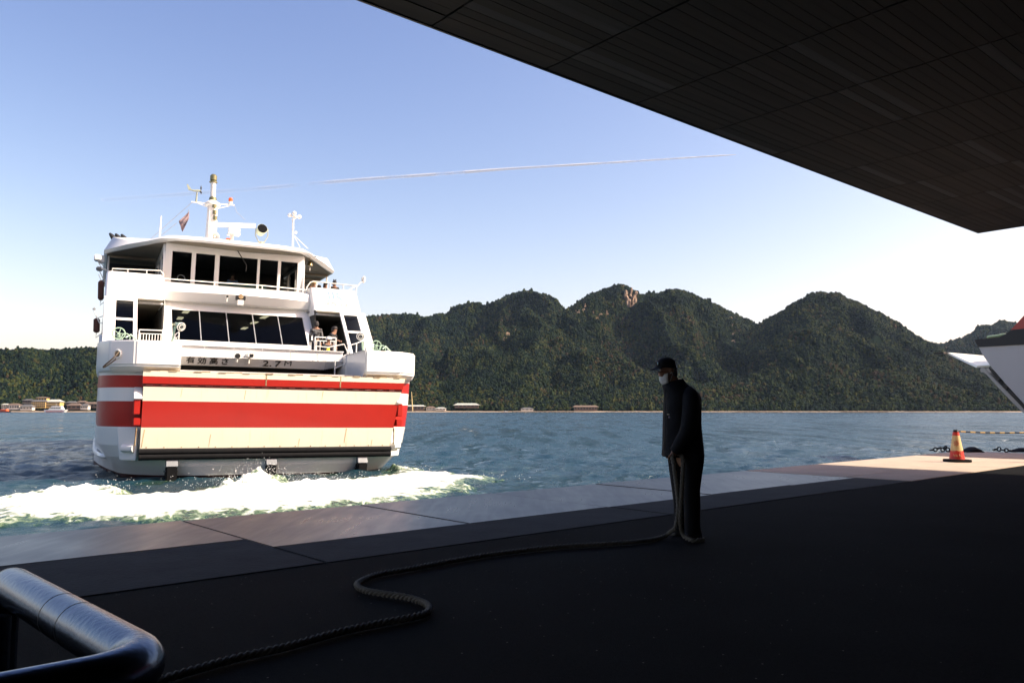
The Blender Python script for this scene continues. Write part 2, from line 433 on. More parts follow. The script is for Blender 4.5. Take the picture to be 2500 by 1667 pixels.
    for k in range(5):
        ico = N_.new('GeometryNodeMeshIcoSphere'); ico.inputs['Subdivisions'].default_value = 3
        last = ico.outputs['Mesh']
        for sc, amp in ((1.3, 1.1), (3.4, .7)):
            ns = N_.new('ShaderNodeTexNoise'); ns.noise_dimensions = '4D'; ns.inputs['W'].default_value = k * 5.3 + sc; ns.inputs['Scale'].default_value = sc; ns.inputs['Detail'].default_value = 1
            sb = N_.new('ShaderNodeMath'); sb.operation = 'SUBTRACT'; sb.inputs[1].default_value = .5; L(ns.outputs['Fac'], sb.inputs[0])
            ml = N_.new('ShaderNodeMath'); ml.operation = 'MULTIPLY'; ml.inputs[1].default_value = amp * 1.4; L(sb.outputs[0], ml.inputs[0])
            nm = N_.new('GeometryNodeInputNormal')
            vm = N_.new('ShaderNodeVectorMath'); vm.operation = 'SCALE'; L(nm.outputs[0], vm.inputs[0]); L(ml.outputs[0], vm.inputs['Scale'])
            sp = N_.new('GeometryNodeSetPosition'); L(last, sp.inputs['Geometry']); L(vm.outputs[0], sp.inputs['Offset']); last = sp.outputs[0]
        tr = N_.new('GeometryNodeTransform'); L(last, tr.inputs['Geometry'])
        if k == 4: tr.inputs['Scale'].default_value = (.62, .62, 1.55); tr.inputs['Translation'].default_value = (0, 0, .5)
        sm = N_.new('GeometryNodeSetMaterial'); sm.inputs['Material'].default_value = m; L(tr.outputs[0], sm.inputs['Geometry'])
        gt = N_.new('GeometryNodeGeometryToInstance'); L(sm.outputs[0], gt.inputs[0]); L(gt.outputs[0], jn.inputs[0])
    def attr(nm, tp):
        x = N_.new('GeometryNodeInputNamedAttribute'); x.data_type = tp; x.inputs['Name'].default_value = nm; return x.outputs['Attribute']
    ip = N_.new('GeometryNodeInstanceOnPoints'); ip.inputs['Pick Instance'].default_value = True
    L(gi.outputs[0], ip.inputs['Points']); L(jn.outputs[0], ip.inputs['Instance']); L(attr('var', 'INT'), ip.inputs['Instance Index'])
    e2r = N_.new('FunctionNodeEulerToRotation'); L(attr('rot', 'FLOAT_VECTOR'), e2r.inputs[0]); L(e2r.outputs[0], ip.inputs['Rotation'])
    L(attr('scl', 'FLOAT_VECTOR'), ip.inputs['Scale']); L(ip.outputs[0], go.inputs[0])
    md = o.modifiers.new('crowns', 'NODES'); md.node_group = ng
    me.materials.append(m)
    tag(o, 'dense mixed forest covering the hills across the strait', 'forest', kind='stuff')
    print('FOREST crowns', n)

# ================================================================== PIER
def wet_material():
    m = mat('wet_concrete', (.048, .042, .038), .3, var=.25, scale=3.0)
    nt = m.node_tree; b = nt.nodes['Principled BSDF']; L = nt.links.new
    tc = nt.nodes.new('ShaderNodeTexCoord'); mp = nt.nodes.new('ShaderNodeMapping'); mp.inputs['Rotation'].default_value = (0, 0, -math.atan2(.664, .748)); mp.inputs['Scale'].default_value = (3.0, .35, 1); L(tc.outputs['Object'], mp.inputs[0])
    n = nt.nodes.new('ShaderNodeTexNoise'); n.inputs['Scale'].default_value = 2.6; n.inputs['Detail'].default_value = 7; n.inputs['Distortion'].default_value = .6; L(mp.outputs[0], n.inputs['Vector'])
    n2 = nt.nodes.new('ShaderNodeTexNoise'); n2.inputs['Scale'].default_value = .8; n2.inputs['Detail'].default_value = 4; L(tc.outputs['Object'], n2.inputs['Vector'])
    ad = nt.nodes.new('ShaderNodeMath'); ad.operation = 'ADD'; L(n.outputs['Fac'], ad.inputs[0]); L(n2.outputs['Fac'], ad.inputs[1])
    mr = nt.nodes.new('ShaderNodeMapRange'); mr.inputs['From Min'].default_value = .75; mr.inputs['From Max'].default_value = 1.25; mr.inputs['To Min'].default_value = .27; mr.inputs['To Max'].default_value = .36; L(ad.outputs[0], mr.inputs['Value']); L(mr.outputs[0], b.inputs['Roughness'])
    b.inputs['Specular IOR Level'].default_value = .4
    return m
M_CONC_SHADE = mat('dry_concrete_shade_tone', (.036, .035, .033), .85, spec=.12, var=.22, scale=2.2, bump=.4, bscale=25)  # near slabs: the roof's shade is put into this darker colour
M_WET = wet_material()
M_CONC_LIT = mat('concrete_sunlit_tone', (.44, .34, .255), .85, var=.12, scale=1.6, bump=.3, bscale=25)  # same concrete at the far end, sunlight put into the paler colour
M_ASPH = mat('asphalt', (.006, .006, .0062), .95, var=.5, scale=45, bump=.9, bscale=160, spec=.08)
def grit(m):
    nt = m.node_tree; b = nt.nodes['Principled BSDF']; L = nt.links.new; tc = nt.nodes.new('ShaderNodeTexCoord')
    vo = nt.nodes.new('ShaderNodeTexVoronoi'); vo.inputs['Scale'].default_value = 26; L(tc.outputs['Object'], vo.inputs['Vector'])
    lt = nt.nodes.new('ShaderNodeMath'); lt.operation = 'LESS_THAN'; lt.inputs[1].default_value = .13; L(vo.outputs['Distance'], lt.inputs[0])
    wn_ = nt.nodes.new('ShaderNodeTexWhiteNoise'); L(vo.outputs['Position'], wn_.inputs['Vector']); gt = nt.nodes.new('ShaderNodeMath'); gt.operation = 'GREATER_THAN'; gt.inputs[1].default_value = .93; L(wn_.outputs['Value'], gt.inputs[0])
    mu = nt.nodes.new('ShaderNodeMath'); mu.operation = 'MULTIPLY'; L(lt.outputs[0], mu.inputs[0]); L(gt.outputs[0], mu.inputs[1])
    n = nt.nodes.new('ShaderNodeTexNoise'); n.inputs['Scale'].default_value = .7; n.inputs['Detail'].default_value = 6; L(tc.outputs['Object'], n.inputs['Vector'])
    r = nt.nodes.new('ShaderNodeMapRange'); r.inputs['From Min'].default_value = .3; r.inputs['From Max'].default_value = .7; r.inputs['To Min'].default_value = .6; r.inputs['To Max'].default_value = 1.5; L(n.outputs['Fac'], r.inputs['Value'])
    old = b.inputs['Base Color'].links[0].from_socket
    m1 = nt.nodes.new('ShaderNodeMix'); m1.data_type = 'RGBA'; m1.blend_type = 'MULTIPLY'; m1.inputs['Factor'].default_value = 1; L(old, m1.inputs['A']); L(r.outputs[0], m1.inputs['B'])
    mx = nt.nodes.new('ShaderNodeMix'); mx.data_type = 'RGBA'; L(mu.outputs[0], mx.inputs['Factor']); L(m1.outputs['Result'], mx.inputs['A']); mx.inputs['B'].default_value = (.16, .15, .14, 1); L(mx.outputs['Result'], b.inputs['Base Color'])
    return m
grit(M_ASPH)
M_SIDE = mat('pier_side', (.10, .09, .08), .9, var=.4, scale=1.0, bump=.5, bscale=8)
pier = MB()
def pqbox(mb, p0, p1, q0, q1, z0, z1):
    return mb.hexa([PQ(p0, q0, z0), PQ(p1, q0, z0), PQ(p1, q1, z0), PQ(p0, q1, z0), PQ(p0, q0, z1), PQ(p1, q0, z1), PQ(p1, q1, z1), PQ(p0, q1, z1)])
pqbox(pier, -45, 26.15, -30, 9.0, -4, -.06)
pier = tag(pier.build('pier', M_SIDE, smooth=0), kind='structure')
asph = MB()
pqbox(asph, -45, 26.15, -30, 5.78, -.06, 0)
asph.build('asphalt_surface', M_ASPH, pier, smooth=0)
def slabs(p0, p1, step, q0, q1, mt, dz=0.0):
    p = p0; k = 0
    while p < p1 - .1:
        e = min(p + step, p1)
        jz = dz + .004 * math.sin(k * 2.7)
        pqbox(MB(), p + .012, e - .012, q0 + .01, q1, -.06, jz).build('concrete_slab', mt, pier, bevel=.008)
        p = e; k += 1
for k_ in range(8): pqbox(MB(), 3.18 - 8.92 + k_ * 4.0, 3.18 - 8.92 + (k_ + 1) * 4.0 - .01, 9.056, 9.12, -.5, -.012).build('edge_timber', M_SIDE, pier, bevel=.01)
slabs(3.18 - 2.23 * 4, 3.18, 2.23, 7.33, 9.05, M_WET)
slabs(3.18, 3.18 + 2.23 * 5, 2.23, 6.78, 9.05, M_WET)
slabs(3.18 + 2.23 * 5, 26.15, 2.95, 6.95, 9.05, M_CONC_LIT)
slabs(3.18 - 2.23 * 4, 3.18, 4.46, 5.79, 7.32, M_CONC_SHADE, .003)
slabs(3.18, 3.18 + 2.23 * 5, 4.46, 5.79, 6.77, M_CONC_SHADE, .003)
slabs(3.18 + 2.23 * 5, 26.15, 2.95, 5.79, 6.94, M_CONC_LIT, .003)
# ================================================================== TERMINAL ROOF above the pier
RH, RQ, RP = 5.65, 6.93, 21.80
M_BOARD = mat('roof_board', (.040, .030, .023), .7, col2=(.075, .060, .050), scale=1.2, stretch=(1, 1, 1), bump=.5, bscale=30)
M_FASCIA = mat('roof_fascia', (.03, .032, .036), .5, var=.2)
def board_material():
    m = bpy.data.materials.new('board_marked_soffit'); m.use_nodes = True
    nt = m.node_tree; b = nt.nodes['Principled BSDF']; b.inputs['Roughness'].default_value = .75
    tc = nt.nodes.new('ShaderNodeTexCoord')
    mp = nt.nodes.new('ShaderNodeMapping'); mp.inputs['Scale'].default_value = (.25, 6, 1); nt.links.new(tc.outputs['Object'], mp.inputs[0])
    n = nt.nodes.new('ShaderNodeTexNoise'); n.inputs['Scale'].default_value = 2.0; n.inputs['Detail'].default_value = 6; nt.links.new(mp.outputs[0], n.inputs['Vector'])
    oi = nt.nodes.new('ShaderNodeObjectInfo')
    r1 = nt.nodes.new('ShaderNodeValToRGB')
    r1.color_ramp.elements[0].color = (.018, .014, .012, 1); r1.color_ramp.elements[1].color = (.034, .026, .021, 1)
    e = r1.color_ramp.elements.new(.88); e.color = (.036, .028, .023, 1); e = r1.color_ramp.elements.new(.9); e.color = (.062, .062, .064, 1); r1.color_ramp.elements[-1].color = (.070, .070, .070, 1)
    nt.links.new(oi.outputs['Random'], r1.inputs[0])
    mr = nt.nodes.new('ShaderNodeMapRange'); mr.inputs['To Min'].default_value = .35; mr.inputs['To Max'].default_value = 1.6; nt.links.new(n.outputs['Fac'], mr.inputs['Value'])
    mx = nt.nodes.new('ShaderNodeMix'); mx.data_type = 'RGBA'; mx.blend_type = 'MULTIPLY'; mx.inputs['Factor'].default_value = 1
    nt.links.new(r1.outputs[0], mx.inputs['A']); nt.links.new(mr.outputs[0], mx.inputs['B']); nt.links.new(mx.outputs['Result'], b.inputs['Base Color'])
    return m
M_BOARDS = board_material()
roof = empty('terminal_roof', PQ(RP, RQ, RH), math.atan2(.664, .748) - .0207)     # local x along the pier, y towards the water
tag(roof, 'dark boarded canopy roof overhanging the pier from upper right', 'roof')
MB().box((-40, -16, .04), (0, 0, .75)).build('roof_slab', M_FASCIA, roof, smooth=0)
MB().box((-40, .0, -.012), (.03, .03, .75)).build('fascia', M_FASCIA, roof, smooth=0)
MB().box((.0, -16, -.012), (.03, 0, .75)).build('fascia', M_FASCIA, roof, smooth=0)
# boards in panel bays 1.8 m long, joints between the bays; the nearest 300 are parts, the rest one mesh
bd = MB().box((.012, .003, 0), (1.788, .147, .03)).build('board', M_BOARDS, roof, smooth=0)
first = True
rest = MB()
px0 = -.40
cells = []
for bay in range(22):
    for row in range(107):
        x = px0 - 1.8 * (bay + 1); y = -.15 * (row + 1)
        cells.append((x, y, bay, row))
def seen(x, y):
    P = PQ(RP, RQ, RH) + PV * (x + .9) + QV * y
    c, s = math.cos(PITCH), math.sin(PITCH); dz = P.z - CAMZ
    fw = P.y * c + dz * s
    if fw < .5: return 0
    sx, sy = CX + F * P.x / fw, CY - F * (-P.y * s + dz * c) / fw
    return 1 / fw ** 2 if -60 < sx < 2600 and -60 < sy < 700 else 0
rank = sorted(cells, key=lambda c: -seen(c[0], c[1]) * (1 if c[3] < 46 else .2))
big = set(rank[:299])
for c in cells:
    if c in big:
        if first: bd.location = (c[0], c[1], -.001 * (c[3] % 3)); first = False
        else:
            o = bd.copy(); COL.objects.link(o); o.location = (c[0], c[1], -.0015 * (c[3] * 7 % 4))
    else:
        z = .0015 * ((c[2] * 5 + c[3] * 3) % 4)
        rest.box((c[0] + .012, c[1] + .003, z), (c[0] + 1.788, c[1] + .147, .035))
tag(rest.build('soffit_boards', M_BOARDS, roof, smooth=0), kind='stuff')
strip = MB()
for row in range(107): strip.box((px0 + .012, -.15 * (row + 1) + .003, .001), (-.01, -.15 * row - .003, .03))
tag(strip.build('edge_boards', M_BOARDS, roof, smooth=0), kind='stuff')
# unseen terminal building carries the roof; dark wall added to cut fill light
M_WALL = mat('terminal_wall_paint', (.05, .05, .052), .8, var=.2)
wall = empty('terminal_wall', PQ(-8, -8.6, 0), math.atan2(.664, .748))
tag(wall, 'unseen dark terminal building wall under the canopy roof, added to cut fill light', 'building')
MB().box((-14, -.3, 0), (28.5, 0, 5.6)).build('wall_body', M_WALL, wall, smooth=0)
for k in range(6): MB().box((-12 + k * 6.4, .01, 0.1), (-8 + k * 6.4, .05, 2.6)).build('door', M_FASCIA, wall, bevel=.01)
for k, (p, q) in enumerate(((19, -4.5), (9, -4.5), (-9, -4.5), (-16, 3))):
    c = MB().lathe([(.26, 0), (.26, 5.66)], PQ(p, q, 0), n=20).build('roof_column', M_FASCIA)
    tag(c, 'round dark steel column carrying the canopy roof', 'column', 'columns under the canopy roof')
# ================================================================== FERRY
FANG, FROLL = math.radians(27.5), math.radians(0.6)
_T0 = Vector((math.cos(FANG), math.sin(FANG), 0)); FA = Vector((-math.sin(FANG), math.cos(FANG), 0))
FT = _T0 * math.cos(FROLL) - Vector((0, 0, 1)) * math.sin(FROLL)
FZ = _T0 * math.sin(FROLL) + Vector((0, 0, 1)) * math.cos(FROLL)
FO = Vector((-8.06, 26.3, WZ)) + FT * .2
def fp(x, y, v):                    # photo pixel -> ferry coordinates (across, aft, up) on the plane v aft of the bow
    d = ray(x, y); c0 = Vector((0, 0, CAMZ))
    t = ((FO - c0).dot(FA) + v) / d.dot(FA)
    P = c0 + d * t - FO
    return Vector((P.dot(FT), v, P.dot(FZ)))
ferry = empty('car_ferry')
ferry.matrix_world = Matrix(((FT.x, FA.x, FZ.x, FO.x), (FT.y, FA.y, FZ.y, FO.y), (FT.z, FA.z, FZ.z, FO.z), (0, 0, 0, 1)))
tag(ferry, 'white car ferry with red stripes and raised bow ramp reversing from the pier', 'ferry')
ferry['label'] = 'white car ferry with red stripes and raised bow ramp near the pier'

def paint(name, col, rough=.32, streak=.0, dirt=(.30, .17, .07), var=.06):
    """gloss ship paint with rust and dirt runs that hang down from seams"""
    m = bpy.data.materials.new(name); m.use_nodes = True
    nt = m.node_tree; b = nt.nodes['Principled BSDF']; L = nt.links.new
    b.inputs['Roughness'].default_value = rough; b.inputs['Coat Weight'].default_value = .25; b.inputs['Coat Roughness'].default_value = .12
    tc = nt.nodes.new('ShaderNodeTexCoord')
    mp = nt.nodes.new('ShaderNodeMapping'); mp.inputs['Scale'].default_value = (7, 7, .35); L(tc.outputs['Object'], mp.inputs[0])
    n = nt.nodes.new('ShaderNodeTexNoise'); n.inputs['Scale'].default_value = 1.6; n.inputs['Detail'].default_value = 7; L(mp.outputs[0], n.inputs['Vector'])
    r = nt.nodes.new('ShaderNodeValToRGB'); r.color_ramp.elements[0].position = .60; r.color_ramp.elements[1].position = .82
    r.color_ramp.elements[0].color = (0, 0, 0, 1); r.color_ramp.elements[1].color = (streak,) * 3 + (1,)
    L(n.outputs['Fac'], r.inputs[0])
    n2 = nt.nodes.new('ShaderNodeTexNoise'); n2.inputs['Scale'].default_value = 1.1; n2.inputs['Detail'].default_value = 5; L(tc.outputs['Object'], n2.inputs['Vector'])
    mr = nt.nodes.new('ShaderNodeMapRange'); mr.inputs['To Min'].default_value = 1 - var; mr.inputs['To Max'].default_value = 1 + var; L(n2.outputs['Fac'], mr.inputs['Value'])
    vm = nt.nodes.new('ShaderNodeVectorMath'); vm.operation = 'SCALE'; vm.inputs[0].default_value = col; L(mr.outputs[0], vm.inputs['Scale'])
    mx = nt.nodes.new('ShaderNodeMix'); mx.data_type = 'RGBA'; L(r.outputs[0], mx.inputs['Factor']); L(vm.outputs[0], mx.inputs['A']); mx.inputs['B'].default_value = (*dirt, 1)
    L(mx.outputs['Result'], b.inputs['Base Color'])
    n3 = nt.nodes.new('ShaderNodeTexNoise'); n3.inputs['Scale'].default_value = 1.3; n3.inputs['Detail'].default_value = 1; L(tc.outputs['Object'], n3.inputs['Vector'])
    bp = nt.nodes.new('ShaderNodeBump'); bp.inputs['Strength'].default_value = .12; bp.inputs['Distance'].default_value = .08; L(n3.outputs['Fac'], bp.inputs['Height']); L(bp.outputs[0], b.inputs['Normal'])
    return m
WHITE = paint('white_ship_paint', (.78, .77, .74), streak=.10, dirt=(.45, .36, .24))
CREAM = paint('weathered_white_paint', (.80, .75, .58), rough=.4, streak=.30, dirt=(.40, .27, .10))
RED = paint('red_ship_paint', (.40, .010, .003), rough=.42, streak=.25, dirt=(.16, .02, .01), var=.12)
M_ANTI = mat('antifouling_paint', (.055, .012, .010), .55, var=.4, scale=2)
RUB = mat('black_rubber', (.008, .008, .009), .8, var=.3, scale=6, bump=.3, bscale=20, spec=.2)
GREYM = mat('grey_steel', (.25, .26, .27), .45, var=.2, scale=3)
DARK = mat('dark_interior', (.035, .034, .032), .8, var=.3)
RUST = mat('rusty_steel', (.20, .10, .045), .8, col2=(.45, .36, .2), scale=5)
GREENP = mat('pale_green_paint', (.30, .42, .32), .4, var=.15)
BLACKP = mat('black_paint', (.012, .012, .012), .4)
BROWN = mat('brown_canvas', (.10, .035, .02), .8, var=.3)
RAILW = mat('white_rail_paint', (.78, .76, .70), .4, var=.1)
ORANGE = mat('orange_plastic', (.75, .11, .02), .35)
LAMPG = mat('lamp_glass', (.05, .06, .06), .08, spec=.8)
CEIL = mat('deck_ceiling', (.18, .16, .12), .6, var=.25, scale=2, stretch=(.4, 4, 1))
def glass(name, tint, mixf):
    m = bpy.data.materials.new(name); m.use_nodes = True
    nt = m.node_tree; nt.nodes.remove(nt.nodes['Principled BSDF']); L = nt.links.new
    o = nt.nodes['Material Output']; t = nt.nodes.new('ShaderNodeBsdfTransparent'); t.inputs[0].default_value = (*tint, 1)
    g = nt.nodes.new('ShaderNodeBsdfGlossy'); g.inputs['Roughness'].default_value = .03; g.inputs[0].default_value = (.9, .95, 1, 1)
    fr = nt.nodes.new('ShaderNodeFresnel'); fr.inputs[0].default_value = 1.16
    mx = nt.nodes.new('ShaderNodeMixShader'); L(fr.outputs[0], mx.inputs[0]); L(t.outputs[0], mx.inputs[1]); L(g.outputs[0], mx.inputs[2]); L(mx.outputs[0], o.inputs[0])
    return m
GLASS = glass('tinted_window_glass', (.40, .42, .42), 0)
GLASSC = glass('clear_window_glass', (.72, .74, .74), 0)
def emis(name, col, s):
    m = bpy.data.materials.new(name); m.use_nodes = True; b = m.node_tree.nodes['Principled BSDF']
    b.inputs['Emission Color'].default_value = (*col, 1); b.inputs['Emission Strength'].default_value = s; return m
LIT = emis('lit_ceiling_lamp', (1, .85, .55), 1.6)
def fpart(mb, name, m, bevel=0., parent=None, smooth=30, seg=2): return mb.build(name, m, parent or ferry, bevel, smooth, seg)

# ---- hull: level outlines from below the waterline to the bulwark, bow corners rounded
def outline(z, v0, b, r, bmid, n=8):
    half = [(0.0, v0), ((b - r) * .5, v0), (b - r, v0)]
    for k in range(1, n + 1):
        t = math.pi / 2 * k / n
        half.append((b - r + r * math.sin(t), v0 + r * (1 - math.cos(t)) * 1.05))
    for v in (4.5, 7, 10, 20, 30): half.append((b + (bmid - b) * min(1, (v - 2) / 7), max(v, v0 + r * 1.05 + .2 * v / 30)))
    half += [(bmid - .25, 36), (bmid - 1.2, 37.6), (0, 38)]
    return [(u, v, z) for u, v in half] + [(-u, v, z) for u, v in reversed(half[1:-1])]
LV = [(-2.0, 5.0, 2.5, 2.3, 3.6), (-1.2, 2.8, 3.6, 3.0, 4.8), (-.55, .6, 4.15, 2.9, 5.1), (-.12, .22, 4.45, 2.7, 5.18), (.05, .12, 4.55, 2.6, 5.2), (.35, .00, 4.75, 2.4, 5.2), (.62, -.06, 4.92, 2.2, 5.2), (1.0, .0, 5.08, 1.95, 5.2), (1.52, .08, 5.16, 1.8, 5.2), (1.57, .08, 5.165, 1.8, 5.2), (2.0, .06, 5.18, 1.7, 5.2), (2.36, .05, 5.2, 1.65, 5.2), (2.78, .04, 5.2, 1.6, 5.2), (3.16, .02, 5.2, 1.55, 5.2), (3.36, 0, 5.2, 1.5, 5.2)]
hull = MB(); rings = [outline(*l) for l in LV]; n = len(rings[0])
for i in range(len(rings) - 1):
    z = (LV[i][0] + LV[i + 1][0]) / 2
    mi = 2 if z < .0 else 1 if (1.57 < z < 2.36 or 2.78 < z < 3.16) else 0
    hull.loft(rings[i:i + 2], cap=False, mi=mi)
hull.add(rings[-1], [tuple(range(n))], 3)
hull = fpart(hull, 'hull', [WHITE, RED, M_ANTI, DARK], smooth=40)
# rubbing strakes and knuckle on the bow quarter (port side in view)
for s in (-1, 1):
    for z0, rr in ((.60, .08),):
        k0 = 2.0 if s < 0 else 3.6; pts = [(s * 4.82, k0, z0 - .02), (s * 5.05, k0 + .9, z0), (s * 5.18, 7, z0), (s * 5.18, 20, z0)]
        fpart(MB().tube(spline(pts, 4), [.03] + [rr] * 12, 8), 'rubbing_strake', WHITE, parent=hull)
    # plate knuckle: flat pad beside the ramp with a recessed roller
    fpart(MB().hexa([(s * 4.05, .02, .55), (s * 4.5, .40, .55), (s * 4.5, .8, .55), (s * 4.05, .6, .55), (s * 4.05, .0, 1.5), (s * 4.62, .36, 1.56), (s * 4.62, .8, 1.5), (s * 4.05, .6, 1.5)]), 'bow_pad', WHITE, .03, hull)
    fpart(MB().tube([(s * 4.12, .04, .92), (s * 4.42, .28, .92)], .13, 12), 'roller', WHITE, parent=hull)
# centre plank seam and drain stains are paint; anchor-like cleats on the side

# ---- car deck behind the ramp
deck = MB()
deck.box((-2.95, .3, .9), (2.95, 33, 1.0)); deck.box((-3.05, .3, 1.0), (-2.95, 33, 4.0)); deck.box((2.95, .3, 1.0), (3.05, 33, 4.0)); deck.box((-3.0, 30, 1.0), (3.0, 30.1, 4.0))
fpart(deck, 'car_deck', DARK, smooth=0)
for k in range(6): fpart(MB().box((-2.9, 3.2 + k * 2.2, 3.45), (2.9, 3.3 + k * 2.2, 3.66)), 'deck_beam', DARK, smooth=0)

# ---- ramp, hinged at the bottom and leaning forward, with folding flap
def rv(z): return -.12 - (z - .9) * .10
def rslab(mb, u0, u1, z0, z1, off, th, mi=0, du=0.0):
    k0, k1 = (.17 * (z0 - .9), .17 * (z1 - .9)) if u1 > 3.5 else (0, 0)      # the right edge flares
    return mb.hexa([(u0, rv(z0) - off, z0), (u1 + k0, rv(z0) - off, z0), (u1 + k0, rv(z0) - off + th, z0), (u0, rv(z0) - off + th, z0),
                    (u0, rv(z1) - off, z1), (u1 + k1, rv(z1) - off, z1), (u1 + k1, rv(z1) - off + th, z1), (u0, rv(z1) - off + th, z1)], mi)
ramp = MB(); us = 3.97
rslab(ramp, -us, us, .88, 1.56, 0, .2, 0); rslab(ramp, -us, us, 1.56, 2.37, .001, .2, 1, .02); rslab(ramp, -us, us, 2.37, 2.80, .002, .2, 0, .02)
ramp = fpart(ramp, 'bow_ramp', [CREAM, RED], smooth=0)
for k in range(5):                                   # welded plate seams
    u = -us + us * 2 * (k + .5) / 5
    fpart(rslab(MB(), u - .006, u + .006, .9, 1.55, .003, .01), 'plate_seam', CREAM, parent=ramp, smooth=0)
STAIN = mat('rust_stain', (.50, .30, .09), .7, col2=(.62, .48, .24), scale=6)
for u, z0, z1, w_ in ((2.35, 1.05, 1.54, .022), (-2.0, .95, 1.35, .012), (-3.93, .95, 1.5, .02), (.8, .92, 1.2, .012), (3.3, .92, 1.15, .014), (-1.0, 2.45, 2.76, .012), (1.5, 2.5, 2.78, .014), (-2.9, 2.5, 2.78, .010)):
    fpart(MB().add([(u - w_ * .4, rv(z0) - .007, z0), (u + w_ * .3, rv(z0) - .007, z0), (u + w_ + .10 * (z1 - z0), rv(z1) - .007, z1), (u - w_ * .3 + .10 * (z1 - z0), rv(z1) - .007, z1)], [(0, 1, 2, 3)]), 'rust_run', STAIN, parent=ramp, smooth=0)
fl = MB()
rslab(fl, -4.0, 4.0, 2.90, 3.12, .03, .16, 1, .06); rslab(fl, -4.0, 4.0, 3.12, 3.29, .031, .16, 0, .06)
flap = fpart(fl, 'ramp_flap', [CREAM, RED], smooth=0)
rslab(MB(), -4.0, 4.0, 2.80, 2.895, -.03, .1).build('hinge_bar', mat('dark_red_paint', (.12, .008, .006), .5, var=.5, scale=8), flap, smooth=0)
for k in range(19): fpart(MB().tube([(-3.9 + k * .43, rv(2.85) + .005, 2.85), (-3.70 + k * .43, rv(2.85) + .005, 2.85)], .022, 8), 'hinge_knuckle', bpy.data.materials['dark_red_paint'], parent=flap)
fe = MB()
for k in range(35): fe.box((-4.0 + k * .242, rv(3.3) - .05 + .02 * (k * 7 % 3), 3.282), (-3.77 + k * .242, rv(3.3) + .08, 3.295 + .008 * (k * 5 % 4)))
tag(fpart(fe, 'rusty_tread_edge', RUST, parent=flap, smooth=0), 'chipped rusty top edge of the ramp flap')
for s, u in ((1, -.35), (1, 2.1)): fpart(rslab(MB(), u - .02, u + .02, 2.91, 3.28, .036, .01), 'flap_joint', RUST, parent=flap, smooth=0)
bar = MB()
bar.tube([(-4.0, -.17, .83), (4.0, -.17, .83)], .09, 12); bar.tube([(-4.0, -.13, .67), (4.0, -.13, .67)], .11, 12); bar.box((-4.0, -.14, .56), (4.0, .05, .90))
fpart(bar, 'rubber_bumper_bar', RUB)
for k in range(16): fpart(MB().lathe([(.025, 0), (.02, .03)], (-3.8 + k * .5, -.17, .935), n=6), 'bumper_bolt', RUST)
for u in (-3.05, -.05, 3.0):
    f_ = fpart(MB().hexa([(u - .16, -.10, -.55), (u + .16, -.10, -.55), (u + .16, .95, -.55), (u - .16, .95, -.55), (u - .16, -.24, .36), (u + .16, -.24, .36), (u + .16, .5, .36), (u - .16, .5, .36)]), 'bow_fender', RUB, .03)
    fpart(MB().hexa([(u - .17, -.24, .362), (u + .17, -.24, .362), (u + .17, .5, .362), (u - .17, .5, .362), (u - .17, -.16, .555), (u + .17, -.16, .555), (u + .17, .5, .555), (u - .17, .5, .555)]), 'fender_bracket', GREYM, .01, f_)
    for s in (-1, 1):
        for z in (.2, -.2): fpart(MB().lathe([(.03, 0), (.03, .05)], (u + s * .16, .12, z), (s, 0, 0), 6), 'bolt', GREYM, parent=f_)
# ramp hinge arms and side brackets
for s in (-1, 1):
    ox = .16 if s > 0 else 0; a = fpart(MB().box((s * 4.12 + ox - .09, -.28, 1.95), (s * 4.12 + ox + .09, .2, 2.40)), 'ramp_arm', RED, .02)
    fpart(MB().box((s * 4.10 + ox - .10, -.26, 1.62), (s * 4.10 + ox + .10, .2, 1.85)), 'arm_foot', RED, .02, a)
    fpart(MB().hexa([(s * 4.1 + ox - .12, -.34, 2.42), (s * 4.1 + ox + .12, -.34, 2.42), (s * 4.1 + ox + .12, .1, 2.42), (s * 4.1 + ox - .12, .1, 2.42), (s * 4.1 + ox - .12, -.22, 2.62), (s * 4.1 + ox + .12, -.22, 2.62), (s * 4.1 + ox + .12, .1, 2.80), (s * 4.1 + ox - .12, .1, 2.80)]), 'guide_block', WHITE, .02, a)
    fpart(MB().tube([(s * 4.10, -.18, 1.55), (s * 4.12, -.14, 1.0)], .025, 6), 'guide_rod', RUST, parent=a)

# ---- fore bulwark blocks either side of the ramp
for s in (-1, 1):
    poly = [(2.94, -.42), (4.25, -.42), (4.95, .15), (5.28, 1.1), (5.28, 6.0), (2.94, 6.0)]
    low = [(2.94, -.10), (4.2, -.10), (4.88, .30), (5.21, 1.2), (5.21, 6.0), (2.94, 6.0)]
    blk = MB().loft([[(s * u, v, 3.24) for u, v in low], [(s * u, v, 3.44) for u, v in poly], [(s * u, v, 4.22) for u, v in poly]])
    blk = fpart(blk, 'bow_bulwark', WHITE, .05, seg=3)
    fpart(MB().box((s * 2.99 - .05, -.37, 4.2), (s * 2.99 + .05, 2.3, 4.225)), 'coaming', WHITE, parent=blk)
    if s < 0:      # mooring chock with a rope loop
        fpart(MB().torus((-4.72, -.06, 3.78), (-.63, -.78, 0), .12, .035, 16, 8), 'mooring_chock', RAILW, parent=blk)
        fpart(MB().lathe([(.10, 0), (.10, .02)], (-4.72, -.05, 3.78), (-.63, -.78, 0), 12), 'chock_hole', mat('chock_shadow', (.25, .17, .09), .8), parent=blk)
        fpart(MB().tube(spline([(-4.68, -.12, 3.85), (-4.82, -.22, 3.65), (-5.05, -.10, 3.42), (-5.08, -.06, 3.36), (-4.98, -.10, 3.42), (-4.75, -.2, 3.62)], 5), .022, 6), 'rope_loop', mat('old_rope', (.12, .09, .06), .9), parent=blk)
